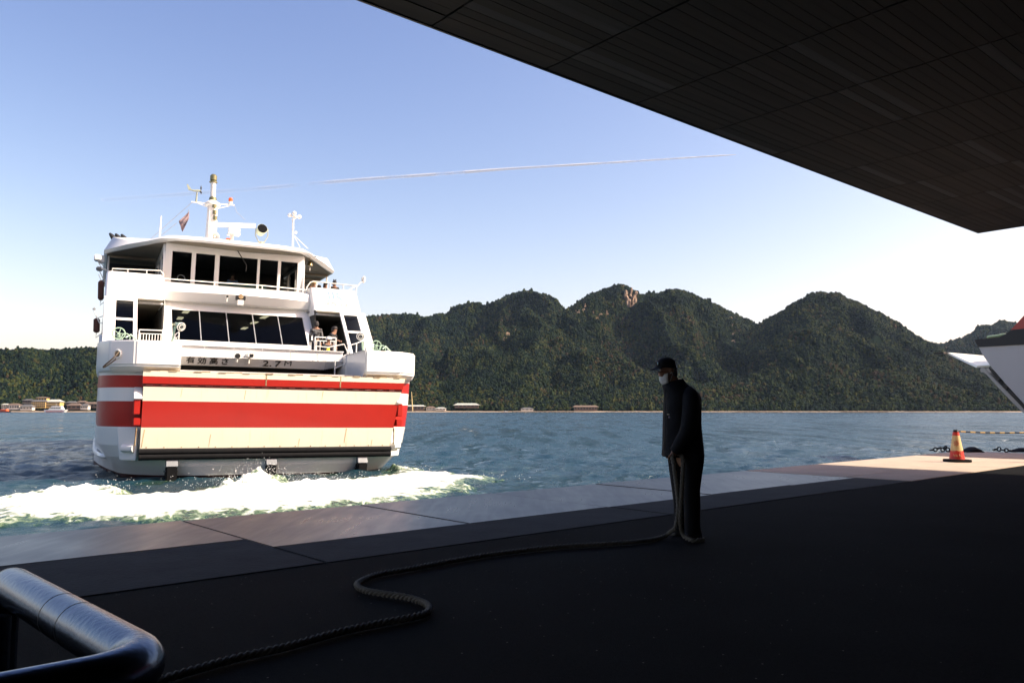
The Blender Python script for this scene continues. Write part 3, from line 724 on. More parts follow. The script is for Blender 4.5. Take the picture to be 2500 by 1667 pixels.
# windlass handwheels standing on the foredeck behind the bulwarks
for s, pts in ((-1, ((290, 814, 3.6), (307, 824, 3.4))), (1, ((919, 844, 3.4), (934, 852, 3.2)))):
    w = MB(); c = fp(*pts[0])
    w.torus(c, (.1, -1, 0), .2, .022, 20, 6)
    for k in range(5):
        t = 2 * math.pi * k / 5; w.tube([c, c + Vector((math.cos(t) * .2, 0, math.sin(t) * .2))], .016, 5)
    w.lathe([(.05, -.06), (.05, .2)], c, (0, 1, 0), 8); w.tube([c + Vector((0, .15, 0)), c + Vector((0, .15, -.45))], .06, 8)
    c2 = fp(*pts[1]); w.torus(c2, (.3, -1, 0), .14, .02, 16, 6); w.tube([c2, c2 + Vector((.15, .1, .12)), c2 + Vector((.4, .1, -.1)), c2 + Vector((.4, .1, -.4))], .035, 6); w.box(c2 + Vector((-.1, .02, -.4)), c2 + Vector((.4, .4, -.12)))
    fpart(w, 'windlass', GREENP)
fpart(MB().ball((4.2, 1.0, 4.28), .09), 'vent_cap', WHITE)

# ---- sign beam and deck parapet over the car deck entrance
def hx(u0, u1, a0, z0, a1, z1, th, vt=0.0): # sheet across the ship from (v=a0,z0) to (v=a1,z1), th thick aft
    return [(u0, a0, z0), (u1, a0, z0), (u1, a0 + th, z0 + vt), (u0, a0 + th, z0 + vt), (u0, a1, z1), (u1, a1, z1), (u1, a1 + th, z1 + vt), (u0, a1 + th, z1 + vt)]
beam = fpart(MB().hexa(hx(-2.94, 2.3, 2.62, 3.66, 2.40, 3.96, .3)), 'sign_beam', WHITE, .015)
fpart(MB().hexa([(2.3, 2.62, 3.66), (2.94, 2.62, 3.80), (2.94, 2.9, 3.80), (2.3, 2.9, 3.66), (2.3, 2.40, 3.96), (2.94, 2.40, 3.98), (2.94, 2.7, 3.98), (2.3, 2.7, 3.96)]), 'beam_end', WHITE, .01, beam)
for k in range(6):
    u0 = -2.94 + k * 5.88 / 6
    fpart(MB().box((u0 + .006, 2.46, 3.975), (u0 + 5.88 / 6 - .006, 2.52, 4.32)), 'parapet_panel', WHITE, .01)
fpart(MB().box((-2.96, 2.40, 4.325), (2.96, 2.56, 4.36)), 'parapet_rail', WHITE, .01)
fpart(MB().box((-5.1, 2.7, 3.9), (5.1, 34, 3.97)), 'upper_deck', GREYM, smooth=0)
def text(body, size, loc, rot, m, name, parent, ext=.003, sx=1.0, font=None, shear=0.0, weight=0.0):
    cu = bpy.data.curves.new(name, 'FONT'); cu.body = body; cu.size = size; cu.extrude = ext; cu.align_x = 'CENTER'; cu.align_y = 'CENTER'; cu.shear = shear; cu.offset = weight
    t = bpy.data.objects.new(name, cu); COL.objects.link(t)
    bpy.context.view_layer.update()
    me = bpy.data.meshes.new_from_object(t.evaluated_get(bpy.context.evaluated_depsgraph_get()))
    COL.objects.unlink(t); bpy.data.objects.remove(t)
    me.materials.clear(); me.materials.append(m)
    o = bpy.data.objects.new(name, me); COL.objects.link(o); o.parent = parent
    o.location = loc; o.rotation_euler = rot; o.scale = (sx, 1, 1)
    return o
LETTER = mat('black_lettering', (.02, .018, .016), .5)
tilt = math.pi / 2 + math.atan2(.22, .30)
for ch, x in zip('有効高さ', (465, 493, 522, 549)):
    c = fp(x, 879, 2.495)
    text(ch, .30, (c.x, 2.492, 3.81), (tilt, 0, 0), LETTER, 'letter', beam, weight=.004)
for ch, x, y, sz in (('2', 649, 884, .34), ('.', 661, 884, .34), ('7', 678, 884, .34), ('M', 703, 884, .30)):
    c = fp(x, y, 2.495)
    text(ch, sz, (c.x, 2.492, 3.80 + (.03 if ch == 'M' else 0)), (tilt, 0, 0), LETTER, 'letter', beam, sx=1.3, weight=0 if ch == 'M' else .004)
# loudspeaker and camera on the beam, and the pair on the bridge front
def speaker(x, y, v, r, nm='loudspeaker'):
    c = fp(x, y, v)
    o = fpart(MB().lathe([(r, -.03), (r, .02), (r * .8, .08), (r * .4, .2)], c, (0, 1, 0), 18), nm, RAILW)
    fpart(MB().lathe([(r * .86, 0), (r * .86, .012)], c - Vector((0, .045, 0)), (0, 1, 0), 18), 'speaker_grille', BLACKP, parent=o)
    fpart(MB().tube([c + Vector((0, .12, 0)), c + Vector((0, .16, -.2))], .035, 8), 'bracket', RAILW, parent=o)
speaker(580, 869, 2.2, .105); speaker(555, 724, 7.55, .06)
c = fp(613, 868, 2.1); o = fpart(MB().box(c + Vector((-.13, 0, -.06)), c + Vector((.09, .4, .08))), 'deck_camera', RAILW, .015)
fpart(MB().box(c + Vector((-.05, -.012, -.05)), c + Vector((.085, 0, .06))), 'camera_lens', BLACKP, .01, o); fpart(MB().tube([c + Vector((-.02, .3, -.06)), c + Vector((-.02, .32, -.26))], .03, 8), 'bracket', RAILW, parent=o)
c = fp(588, 727, 7.5); o = fpart(MB().box(c + Vector((-.2, 0, -.09)), c + Vector((.2, .16, .09))), 'flood_lamp', BLACKP, .02)
fpart(MB().lathe([(.1, -.02), (.1, .1)], c + Vector((0, -.01, .05)), (0, 1, 0), 12), 'lamp_housing', RUST, parent=o); fpart(MB().hexa([tuple(c + Vector(p)) for p in ((-.12, .02, -.3), (.12, .02, -.3), (.12, .3, -.3), (-.12, .3, -.3), (-.12, 0, -.09), (.12, 0, -.09), (.12, .3, -.09), (-.12, .3, -.09))]), 'bracket', WHITE, parent=o)

# ---- passenger cabin front (leans aft as it rises)
def vc(z): return 7.0 + (z - 4.9) * .93
def vb(z): return 5.6 + (z - 4.9) * .93
def slab(mb, f, u0, u1, z0, z1, off=0., th=.12, du0=0., du1=0.):
    return mb.hexa([(u0, f(z0) - off, z0), (u1, f(z0) - off, z0), (u1, f(z0) - off + th, z0), (u0, f(z0) - off + th, z0),
                    (u0 + du0, f(z1) - off, z1), (u1 + du1, f(z1) - off, z1), (u1 + du1, f(z1) - off + th, z1), (u0 + du0, f(z1) - off + th, z1)])
ZW0, ZW1 = 4.88, 6.24
cab = MB(); slab(cab, vc, -3.02, 3.02, 3.97, ZW0, 0, .15); slab(cab, vc, -3.02, 3.02, ZW1, 6.62, 0, .15); slab(cab, vc, -3.02, -2.67, ZW0, ZW1, 0, .15); slab(cab, vc, 2.67, 3.02, ZW0, ZW1, 0, .15)
cab = fpart(cab, 'cabin_front', WHITE, smooth=0)
for k in range(5):
    u0, u1 = -2.67 + 5.34 * k / 5, -2.67 + 5.34 * (k + 1) / 5
    w = fpart(slab(MB(), vc, u0 + .012, u1 - .012, ZW0 + .02, ZW1 - .01, -.03, .015), 'cabin_window', GLASS, smooth=0)
    if k: slab(MB(), vc, u0 - .018, u0 + .018, ZW0 + .01, ZW1, .0, .06).build('mullion', GREYM, w, smooth=0)
fpart(slab(MB(), vc, -2.72, 2.72, ZW0 - .03, ZW0 + .012, .05, .1), 'window_sill', RAILW, smooth=0)
# cabin interior: floor, sides, ceiling with lit lamps, seats
inn = MB(); inn.box((-3.0, 8.6, 6.5), (3.0, 26, 6.56)); inn.box((-3.06, 7.4, 3.97), (-3.0, 26, 6.5)); inn.box((3.0, 7.4, 3.97), (3.06, 26, 6.5)); inn.box((-3, 26, 3.97), (3, 26.06, 6.5))
fpart(inn, 'cabin_lining', DARK, smooth=0)
for u, v0, v1 in ((-1.9, 9.0, 11.2), (-1.9, 13, 14), (1.5, 9.2, 11.4), (1.5, 13, 14), (-1.9, 16, 17), (1.5, 16, 17)): fpart(MB().box((u - .12, v0, 6.44), (u + .12, v1, 6.49)), 'ceiling_lamp', LIT, smooth=0)
for r in range(4):
    for q in (-2.2, -.9, .9, 2.2): fpart(MB().box((q - .5, 10 + r * 1.4, 4.0), (q + .5, 10.12 + r * 1.4, 4.95)), 'cabin_seat', mat('seat_cloth', (.03, .05, .10), .9) if r == 0 and q < -2 else bpy.data.materials['seat_cloth'], .03)
# ---- side bays: window bay outside, open bay with railing inside
for s in (-1, 1):
    bay = MB()
    def bs(a0, a1, z0, z1, **k): slab(bay, vb, min(s * a0, s * a1), max(s * a0, s * a1), z0, z1, **k)
    bs(4.74, 5.14, 3.97, 6.45, th=.14); bs(4.0, 4.14, 3.97, 6.45, th=.14); bs(4.14, 4.74, 3.97, 4.55, th=.14); bs(4.14, 4.74, 5.46, 5.56, th=.1); bs(4.14, 4.74, 6.3, 6.45, th=.14)
    bay = fpart(bay, 'bay_frame', WHITE, .01)
    for z0, z1 in ((4.55, 5.46), (5.56, 6.3)): fpart(slab(MB(), vb, min(s * 4.14, s * 4.74) + .01, max(s * 4.14, s * 4.74) - .01, z0 + .01, z1 - .01, -.05, .015), 'bay_window', GLASSC, parent=bay, smooth=0)
    sw_ = [(vb(3.97) + .02, 3.97), (30, 3.97), (30, 6.45), (vb(6.45) + .02, 6.45)]; fpart(MB().loft([[(s * 5.04, v, z) for v, z in sw_], [(s * 5.145, v, z) for v, z in sw_]]), 'side_wall', WHITE, smooth=0)
    for k in range(7): fpart(MB().box((min(s * 5.165, s * 5.175), 10 + k * 2.6, 4.9), (max(s * 5.165, s * 5.175), 12 + k * 2.6, 5.9)), 'side_window', LAMPG, smooth=0)
    fpart(MB().box((min(s * 3.06, s * 5.04), 7.2, 6.40), (max(s * 3.06, s * 5.04), 30, 6.46)), 'bay_ceiling', CEIL, smooth=0)
    # low plate wall between bulwark and bay
    sp_ = [(5.9, 3.4), (8.2, 3.4), (8.2, 4.9), (6.6, 4.9)]; fpart(MB().loft([[(s * 5.15, v, z) for v, z in sp_], [(s * 5.25, v, z) for v, z in sp_]]), 'side_plate', WHITE, smooth=0)
# railings
def railing(pts, posts, r=.02, mids=(), bars=0, name='railing', h=.9):
    o = None
    mb = MB().tube(pts, r, 6)
    P = [Vector(p) for p in pts]
    for m in mids: mb.tube([p - Vector((0, 0, m)) for p in P], r * .7, 5)
    def at(t):
        L_ = [(P[i + 1] - P[i]).length for i in range(len(P) - 1)]; x = t * sum(L_)
        for i, l in enumerate(L_):
            if x <= l + 1e-6: return P[i].lerp(P[i + 1], x / l if l else 0)
            x -= l
        return P[-1]
    for k in range(posts): p = at(k / max(posts - 1, 1)); mb.tube([p, p - Vector((0, 0, h))], r * .95, 6)
    for k in range(bars): p = at((k + .5) / bars); mb.tube([p - Vector((0, 0, mids[0] if mids else 0)), p - Vector((0, 0, h))], r * .6, 5)
    return fpart(mb, name, RAILW)
railing([fp(340, 805, 5.6), fp(397, 807, 5.6)], 2, .026, (.14,), 8, 'bay_railing', .75)
railing([fp(769, 823, 4.2), fp(820, 825, 4.2)], 2, .028, (.14,), 6, 'bay_railing', 1.0)
railing([fp(771, 845, 3.2), fp(800, 848, 3.2), fp(840, 840, 3.2), fp(848, 858, 3.2)], 3, .022, (), 0, 'stair_railing', .7)
railing([fp(850, 844, 2.6), fp(870, 838, 2.6), fp(890, 830, 2.6)], 3, .022, (.45,), 0, 'stair_railing', 1.0)
railing([fp(818, 880, 2.0), fp(845, 866, 2.0)], 2, .022, (.3,), 0, 'stair_railing', .9)
railing([fp(427, 818, 4.6), fp(436, 810, 4.6), fp(437, 812, 4.4)], 2, .022, (.15,), 2, 'ladder_rail', .4)
# winch boxes and bits on the right foredeck
o = fpart(MB().box((3.3, 3.2, 3.97), (4.2, 3.9, 4.25)), 'deck_locker', WHITE, .02); fpart(MB().box((3.15, 2.9, 3.97), (3.3, 3.1, 4.3)), 'bollard_post', RAILW, .03)
fpart(MB().lathe([(.12, 0), (.12, .36)], (3.75, 2.7, 3.97), n=12), 'deck_drum', RAILW)
fpart(MB().box((4.3, 3.1, 3.97), (4.6, 3.6, 4.5)), 'control_box', GREENP, .02)
# green caged floodlights on brackets
for (x, y, v, dx) in ((441, 797, 4.6, .35), (880, 820, 3.6, -.25)):
    c = fp(x, y, v); o = MB().lathe([(.15, -.02), (.14, .08), (.07, .25), (.03, .42)], c, (-dx, .8, .35), 14); o.tube([c + Vector((-dx * .5, .2, 0)), c + Vector((-dx * .7, .2, -.55))], .04, 8)
    o = fpart(o, 'deck_floodlight', GREENP); fpart(MB().torus(c + Vector((dx * .05, -.05, -.02)), (-dx, .8, .35), .15, .018, 16, 5).torus(c + Vector((dx * .08, -.09, -.03)), (-dx, .8, .35), .09, .014, 12, 5), 'lamp_cage', RAILW, parent=o)
    fpart(MB().lathe([(.125, 0), (.10, .03)], c - Vector((-dx, .8, .35)).normalized() * .04, (-dx, .8, .35), 14), 'lens', LAMPG, parent=o)

# ---- bridge deck: wing blocks, curved parapet, wheelhouse
def vw(z): return 7.35 + (z - 6.3) * .72
for s in (-1, 1):
    rings = []
    for z, i in ((6.30, 0), (6.42, .0), (7.50, .02), (7.64, .05)):
        a0, a1 = 2.97 + i, 5.15 - i; f = vw(z) + i
        pl = []
        for (u, v, r0, ang) in ((a0 + .18, f + .18, .18, 180), (a1 - .22, f + .22, .22, 270)):
            for k in range(5):
                t = math.radians(ang + 22.5 * k); pl.append((u + r0 * math.cos(t), v + r0 * math.sin(t)))
        pl += [(a1, 13.0), (a1 - .12, 13.0), (a1 - .12, f + .3), (a0 + .12, f + .3), (a0 + .12, 9.6), (a0, 9.6)]
        rings.append([(s * u, v, z) for u, v in pl])
    wb = fpart(MB().loft(rings), 'bridge_wing', WHITE, smooth=35)
    fpart(MB().box((min(s * 2.9, s * 5.1), 8.2, 6.48), (max(s * 2.9, s * 5.1), 30, 6.53)), 'wing_deck', GREYM, parent=wb, smooth=0)
    fpart(MB().box((min(s * 3.0, s * 5.1), 7.5, 6.31), (max(s * 3.0, s * 5.1), 9, 6.34)), 'wing_soffit', CEIL, parent=wb, smooth=0)
    if s > 0:
        BLUE = mat('blue_logo_paint', (.30, .48, .74), .4, var=.1)
        GREYL = mat('grey_logo_paint', (.40, .40, .40), .4)
        ti = math.pi / 2 - math.atan(.72)
        text('JR', .62, (4.08, vw(7.28) - .012, 7.28), (ti, 0, 0), BLUE, 'logo_lettering', wb, sx=1.25, weight=.03)
        text('JR西日本', .26, (4.08, vw(6.86) - .012, 6.86), (ti, 0, 0), GREYL, 'logo_lettering', wb, sx=1.1)
par = MB()
cols = []
for k in range(13):
    u = -3.0 + 6.0 * k / 12; c = 1 - (u / 3.0) ** 2
    cols.append([(u, 8.95 - .25 * c, 7.46 - .04 * c), (u, 8.35 - .45 * c, 7.30 - .05 * c), (u, 8.2 - .45 * c, 6.96), (u, 8.35 - .3 * c, 6.62), (u, 8.75, 6.56), (u, 9.1, 7.2)])
par.loft(cols, cap=True, closed=True)
fpart(par, 'bridge_parapet', WHITE, smooth=25)
def vbr(z): return 9.65 - (z - 7.5) * .12
PANES = [(419, 467), (477, 524), (535, 628), (634, 678), (685, 726)]
pu = [(fp(a, 650, 9.6).x, fp(b, 650, 9.6).x) for a, b in PANES]
ZB0, ZB1 = 7.58, 8.90
wh = MB(); slab(wh, vbr, -2.92, 2.92, 6.56, ZB0, 0, .15); slab(wh, vbr, -2.92, 2.92, ZB1, 9.35, 0, .15)
edges = [-2.92] + [x for ab in pu for x in ab] + [2.92]
for k in range(0, len(edges), 2): slab(wh, vbr, edges[k], edges[k + 1], ZB0, ZB1, 0, .15)
fpart(wh, 'wheelhouse_front', WHITE, smooth=0)
for a, b in pu: fpart(slab(MB(), vbr, a + .01, b - .01, ZB0 + .01, ZB1 - .01, -.05, .015), 'wheelhouse_window', GLASSC, smooth=0)
fpart(MB().tube([fp(580, 612, 9.3), fp(602, 648, 9.35), fp(600, 662, 9.35)], .022, 6), 'window_wiper', BLACKP)
wi = MB(); wi.box((-2.95, 9.75, 6.53), (2.95, 14.0, 6.6)); wi.box((-2.95, 14, 6.6), (2.95, 14.06, 9.2)); wi.box((-2.92, 9.8, 9.0), (2.92, 14, 9.06))
fpart(wi, 'wheelhouse_lining', DARK, smooth=0)
for s in (-1, 1):
    sw = MB()
    sw.box((min(s * 2.92, s * 3.0), 9.65, 6.56), (max(s * 2.92, s * 3.0), 14.06, 7.5)); sw.box((min(s * 2.92, s * 3.0), 9.65, 8.85), (max(s * 2.92, s * 3.0), 14.06, 9.2))
    for v in (9.55, 11.2, 12.9): sw.box((min(s * 2.92, s * 3.0), v, 7.5), (max(s * 2.92, s * 3.0), v + .12, 8.85))
    fpart(sw, 'wheelhouse_side', WHITE if s > 0 else WHITE, smooth=0)
    for v in (9.7, 11.35): fpart(MB().box((min(s * 2.95, s * 2.965), v, 7.5), (max(s * 2.95, s * 2.965), v + 1.45, 8.85)), 'wheelhouse_side_window', GLASSC, smooth=0)
cons = fpart(MB().box((-.9, 9.95, 7.0), (1.4, 10.5, 7.78)), 'helm_console', mat('console_green', (.08, .20, .15), .5), .03)
fpart(MB().box((-2.4, 9.9, 7.0), (-1.2, 10.3, 7.6)), 'chart_table', DARK, .02)
fpart(MB().torus((-2.2, 10.2, 7.85), (.2, -1, .2), .16, .02, 14, 5), 'steering_wheel', RAILW)
# roof: flat centre, edges sweeping back and down to the wing tips
def rr(u, v, z): return (u, v, z)
bot = [(0, 8.30, 9.15), (1.6, 8.42, 9.18), (2.6, 8.80, 9.22), (3.05, 9.25, 9.26), (3.5, 10.2, 9.24), (4.3, 11.6, 9.22), (5.2, 13.0, 9.16), (5.2, 24, 9.16), (0, 24, 9.3)]
mid = [(0, 8.25, 9.23), (1.6, 8.37, 9.26), (2.65, 8.75, 9.30), (3.12, 9.2, 9.34), (3.58, 10.15, 9.36), (4.4, 11.5, 9.36), (5.26, 12.95, 9.28), (5.26, 24, 9.28), (0, 24.05, 9.4)]
top = [(0, 8.45, 9.40), (1.6, 8.58, 9.43), (2.5, 8.95, 9.48), (2.85, 9.4, 9.54), (3.45, 10.35, 9.50), (4.15, 11.5, 9.50), (4.92, 13.1, 9.95), (4.96, 24, 10.0), (0, 23.9, 10.02)]
def full(h): return [(-u, v, z) for u, v, z in reversed(h[1:-1])] + [p for p in h]
rings = [full(bot), full(mid), full(top)]
fpart(MB().loft(rings), 'bridge_roof', WHITE, smooth=35)
sof = fpart(MB().loft([[(u * .985, v + .06, z - .012) for u, v, z in full(bot)], [(u * .985, v + .06, z - .002) for u, v, z in full(bot)]]), 'roof_soffit', CEIL, smooth=0)
for s in (-1, 1):
    for k in range(4): fpart(MB().box((min(s * 3.05, s * 5.0), 13.2 + k * 1.5, 9.02), (max(s * 3.05, s * 5.0), 13.3 + k * 1.5, 9.14)), 'roof_beam', CEIL, parent=sof, smooth=0)
    for v in (13.6, 18): fpart(MB().tube([(s * 5.05, v, 6.5), (s * 5.05, v, 9.15)], .045, 8), 'roof_post', RAILW)
# dark screens at the left of the bridge wing
fpart(MB().box((-5.1, 15.0, 6.5), (-3.0, 15.08, 9.14)), 'wing_screen', DARK, smooth=0)
fpart(MB().box((3.0, 21.0, 6.5), (5.1, 21.08, 7.3)), 'wing_screen', DARK, smooth=0)
# bell under the right wing
c = fp(757, 640, 10.6)
o = fpart(MB().lathe([(.05, .12), (.07, .06), (.085, -.05), (.14, -.16), (.15, -.18), (.12, -.18)], c, n=16), 'ship_bell', mat('bell_brass', (.35, .27, .12), .3, .8))
fpart(MB().tube([c + Vector((0, 0, -.15)), c + Vector((0, 0, -.42))], .018, 6), 'bell_rope', RAILW, parent=o); fpart(MB().tube([c + Vector((-.02, 0, .1)), c + Vector((.1, 0, .22)), c + Vector((.3, .1, .32))], .025, 6), 'bell_bracket', BLACKP, parent=o)
# wing rails
railing([fp(274, 664, 9.0), fp(274, 656, 9.0), fp(392, 661, 9.0), fp(399, 670, 9.0)], 4, .028, (), 0, 'wing_railing', .32)
railing([fp(748, 703, 9.0), fp(757, 690, 9.0), fp(765, 687, 9.0), fp(870, 698, 9.0)], 5, .028, (), 0, 'wing_railing', .35)
railing([fp(400, 680, 8.9), fp(516, 689, 8.7), fp(640, 697, 8.7), fp(748, 708, 8.9)], 4, .026, (), 0, 'parapet_railing', .2)
fpart(MB().tube([fp(872, 700, 9), fp(880, 690, 9.0), fp(885, 688, 9.0)], .025, 6).tube([fp(850, 709, 9), fp(872, 697, 9)], .03, 6), 'lamp_arm', RAILW)
c = fp(889, 682, 9.0); fpart(MB().box(c + Vector((-.07, 0, -.16)), c + Vector((.09, .25, .17))), 'side_lamp', WHITE, .06, seg=3)
# ---- things on the roof
mast = MB()
mb_, mt_ = Vector((-.38, 15.8, 9.9)), fp(521, 444, 15.8)
ym = fp(520, 497, 15.8); kk = fp(519, 500, 15.8)
mast.tube([Vector((kk.x - .02, 15.8, 9.9)), kk], [.30, .24], 14); mast.tube([kk, mt_], .13, 12); mast.lathe([(.2, 0), (.38, .06), (.38, .16), (.2, .3)], kk - Vector((0, 0, .1)), n=16)
mast.tube([fp(508, 585, 15.6), fp(512, 500, 15.6)], .03, 6)
mast = fpart(mast, 'mast', RAILW)
c = mt_; fpart(MB().lathe([(.2, -.05), (.2, 0), (.12, .02), (.17, .08), (.17, .3), (.1, .38)], c, n=14), 'masthead_lamp', mat('lamp_brass', (.20, .19, .10), .4, .5), parent=mast)
fpart(MB().lathe([(.2, 0), (.18, .2), (.1, .28)], kk + Vector((0, 0, .15)), n=14), 'mast_lamp', bpy.data.materials['lamp_brass'], parent=mast)
for (x, y) in ((523, 507), (524, 523), (525, 537)): fpart(MB().lathe([(.1, 0), (.1, .2)], fp(x, y, 15.55), n=10), 'signal_lamp', bpy.data.materials['lamp_brass'], parent=mast)
fpart(MB().tube([fp(467, 493, 15.8), fp(512, 498, 15.8)], .035, 6).tube([fp(527, 498, 15.8), fp(572, 501, 15.8)], .035, 6).tube([fp(480, 495, 15.8), fp(507, 506, 15.8)], .022, 6).tube([fp(528, 510, 15.8), fp(560, 503, 15.8)], .022, 6), 'yard_arm', RAILW, parent=mast)
w = MB(); c = fp(481, 468, 15.8)
w.tube([fp(479, 493, 15.8), fp(481, 470, 15.8)], [.05, .035], 8); w.tube([fp(462, 463, 15.8), fp(475, 466, 15.8), fp(483, 466, 15.8), fp(491, 466, 15.8)], [.03, .05, .065, .04], 8)
f0, f1, f2, f3 = fp(456, 450, 15.78), fp(459, 450, 15.78), fp(468, 463, 15.78), fp(460, 464, 15.78)
w.hexa([f0, f3, f3 + Vector((0, .04, 0)), f0 + Vector((0, .04, 0)), f1, f2, f2 + Vector((0, .04, 0)), f1 + Vector((0, .04, 0))])
w = fpart(w, 'wind_vane', mat('vane_grey', (.30, .33, .26), .5), parent=mast)
c = fp(490.5, 466, 15.8); pm = MB()
for t in (90, 210, 330):
    d_ = Vector((0.15 * math.cos(math.radians(t)), math.cos(math.radians(t)) * .5, math.sin(math.radians(t)))); pm.tube([c, c + d_ * .14, c + d_ * .26], [.015, .045, .015], 6)
fpart(pm, 'vane_propeller', BLACKP, parent=w)
c = fp(563, 489, 15.8); o = fpart(MB().lathe([(.07, -.25), (.10, -.2), (.10, -.08)], c, n=12), 'beacon', RAILW, parent=mast); fpart(MB().lathe([(.10, 0), (.11, .12), (.07, .2)], c - Vector((0, 0, .08)), n=12), 'beacon_lens', ORANGE, parent=o)
wire = MB(); a_, b_ = fp(468, 495, 15.8), fp(365, 586, 15.8)
wire.tube([a_, b_], .012, 5); wire.tube([fp(461, 512, 15.8), fp(459, 518, 15.8)], .012, 5); wire.tube([fp(431, 545, 15.8), fp(390, 578, 15.8)], .012, 5); wire.tube([fp(572, 502, 15.8), fp(578, 518, 15.8), fp(598, 537, 15.8)], .010, 5)
fpart(wire, 'halyard', GREYM, parent=mast)
fg = []   # hanging signal flag, folded cloth
A0, A1, B0, B1 = fp(462, 516, 15.8), fp(436, 541, 15.8), fp(461, 535, 15.8), fp(446, 566, 15.8)
for i in range(9):
    t = i / 8; row = []
    for j in range(9):
        q = j / 8; p = (A0.lerp(A1, q)).lerp(B0.lerp(B1, q), t); row.append(p + Vector((0, .09 * math.sin(5 * q + 3 * t) + .05 * math.sin(11 * t), 0)))
    fg.append(row)
flag = MB().loft(fg, cap=False, closed=False)
def flag_mat():
    m = mat('flag_cloth', (.30, .20, .20), .9, col2=(.10, .09, .11), scale=2.4); return m
flo = fpart(flag, 'signal_flag', flag_mat(), parent=mast); md = flo.modifiers.new('thickness', 'SOLIDIFY'); md.thickness = .01
# radar scanner
c0, c1 = fp(511, 548, 11.5), fp(624, 551, 11.5); cm = (c0 + c1) / 2; ax = (c1 - c0).normalized()
rad = MB().hexa([c0 + Vector(p) for p in ((0, -.05, -.11), (0, .09, -.11), (0, .09, .11), (0, -.05, .09))][:4] + [c1 + Vector(p) for p in ((0, -.05, -.11), (0, .09, -.11), (0, .09, .11), (0, -.05, .09))])
rad = fpart(rad, 'radar_scanner', RAILW, .015)
p0 = fp(572, 563, 11.5); fpart(MB().box(p0 + Vector((-.25, -.12, -.16)), p0 + Vector((.25, .3, .12))), 'radar_motor', WHITE, .03, rad); fpart(MB().box(p0 + Vector((-.29, -.18, -.20)), p0 + Vector((.27, .34, -.165))), 'radar_platform', RAILW, .01, rad); p1 = fp(567, 592, 11.5); fpart(MB().tube([p0 + Vector((-.09, .08, -.2)), Vector((p0.x - .09, 11.58, 9.5))], .09, 10), 'radar_post', RAILW, parent=rad)
# horn
c = fp(525, 577, 11.2); o = fpart(MB().lathe([(.06, .5), (.05, .3), (.09, .16), (.20, 0), (.19, 0), (.08, .14), (.03, .25)], c, (0, 1, 0), 18), 'horn', RAILW); fpart(MB().ball(c + Vector((0, .1, 0)), .05), 'horn_core', RAILW, parent=o)
fpart(MB().tube([Vector((c.x, 11.5, 9.5)), Vector((c.x, 11.5, c.z - .05))], .05, 8), 'horn_post', RAILW, parent=o)
fpart(MB().box(fp(552, 590, 11) + Vector((0, 0, -.12)), fp(563, 582, 11) + Vector((0, .25, 0))), 'roof_box', ORANGE, .02); fpart(MB().box(fp(343, 592, 15) + Vector((0, 0, -.2)), fp(372, 588, 15) + Vector((0, .6, .05))), 'life_raft_box', ORANGE, .04)
# searchlight
c = fp(641, 558, 10.4); dr = Vector((.12, -.9, .28)).normalized()
sl = MB().lathe([(.235, 0), (.24, .04), (.22, .12), (.20, .38), (.12, .5)], c, -dr, 20); sl = fpart(sl, 'searchlight', mat('searchlight_paint', (.55, .60, .42), .4))
fpart(MB().lathe([(.222, -.015), (.222, 0.0)], c, -dr, 20), 'searchlight_lens', mat('lens_black', (.006, .007, .009), .9, spec=.1), parent=sl)
yk = MB()
for s in (-1, 1): yk.tube([c + Vector((s * .27, .15, .02)), c + Vector((s * .28, .18, -.3)), c + Vector((s * .12, .18, -.62))], .022, 6)
yk.tube([c + Vector((-.13, .18, -.62)), c + Vector((.13, .18, -.62))], .05, 8); yk.tube([c + Vector((0, .18, -.6)), Vector((c.x, 10.58, 9.55))], .09, 8)
fpart(yk, 'searchlight_yoke', mat('yoke_paint', (.35, .36, .28), .5), parent=sl)
# cup anemometer mast
b0, b1 = fp(715, 602, 10.6), fp(715.5, 545, 10.6)
an = fpart(MB().tube([Vector((b0.x, 10.6, 9.6)), b1], .045, 8).tube([b1, b1 + Vector((0, 0, .22))], [.03, .07], 8), 'anemometer', RAILW)
cu = MB(); h = b1 + Vector((0, 0, .30))
for (dx, dy, dz) in ((-.16, 0, .06), (.02, -.1, .16), (.30, .1, .06), (.1, .05, .02)): cu.ball(h + Vector((dx, dy, dz)), (.11, .10, .10), 10, 6); cu.tube([h, h + Vector((dx, dy, dz))], .03, 6)
fpart(cu, 'wind_cups', WHITE, parent=an)
q0 = fp(722, 568, 10.6); fpart(MB().ball(q0, .07).tube([fp(718, 575, 10.6), fp(752, 607, 11)], .014, 5).tube([fp(719, 578, 10.6), fp(733, 604, 10.8)], .014, 5).tube([fp(737, 607, 10), fp(776, 629, 12.2)], .014, 5), 'mast_stay', WHITE, parent=an)
a0, a1 = fp(390, 575, 13.5), fp(393.5, 528, 13.5); fpart(MB().tube([Vector((a0.x, 13.5, 9.7)), a0, a1], [.06, .04, .025], 8), 'whip_antenna', RAILW)
# exhaust stacks, far left aft
for k in range(3):
    u = -4.6 + k * .28
    fpart(MB().tube(spline([(u + .25, 20.0, 9.7), (u + .2, 20, 10.5), (u - .05, 20, 11.0), (u - .45, 20, 11.5)], 5), [.17] * 12 + [.15, .13, .10, .05], 10), 'exhaust_pipe', BLACKP)
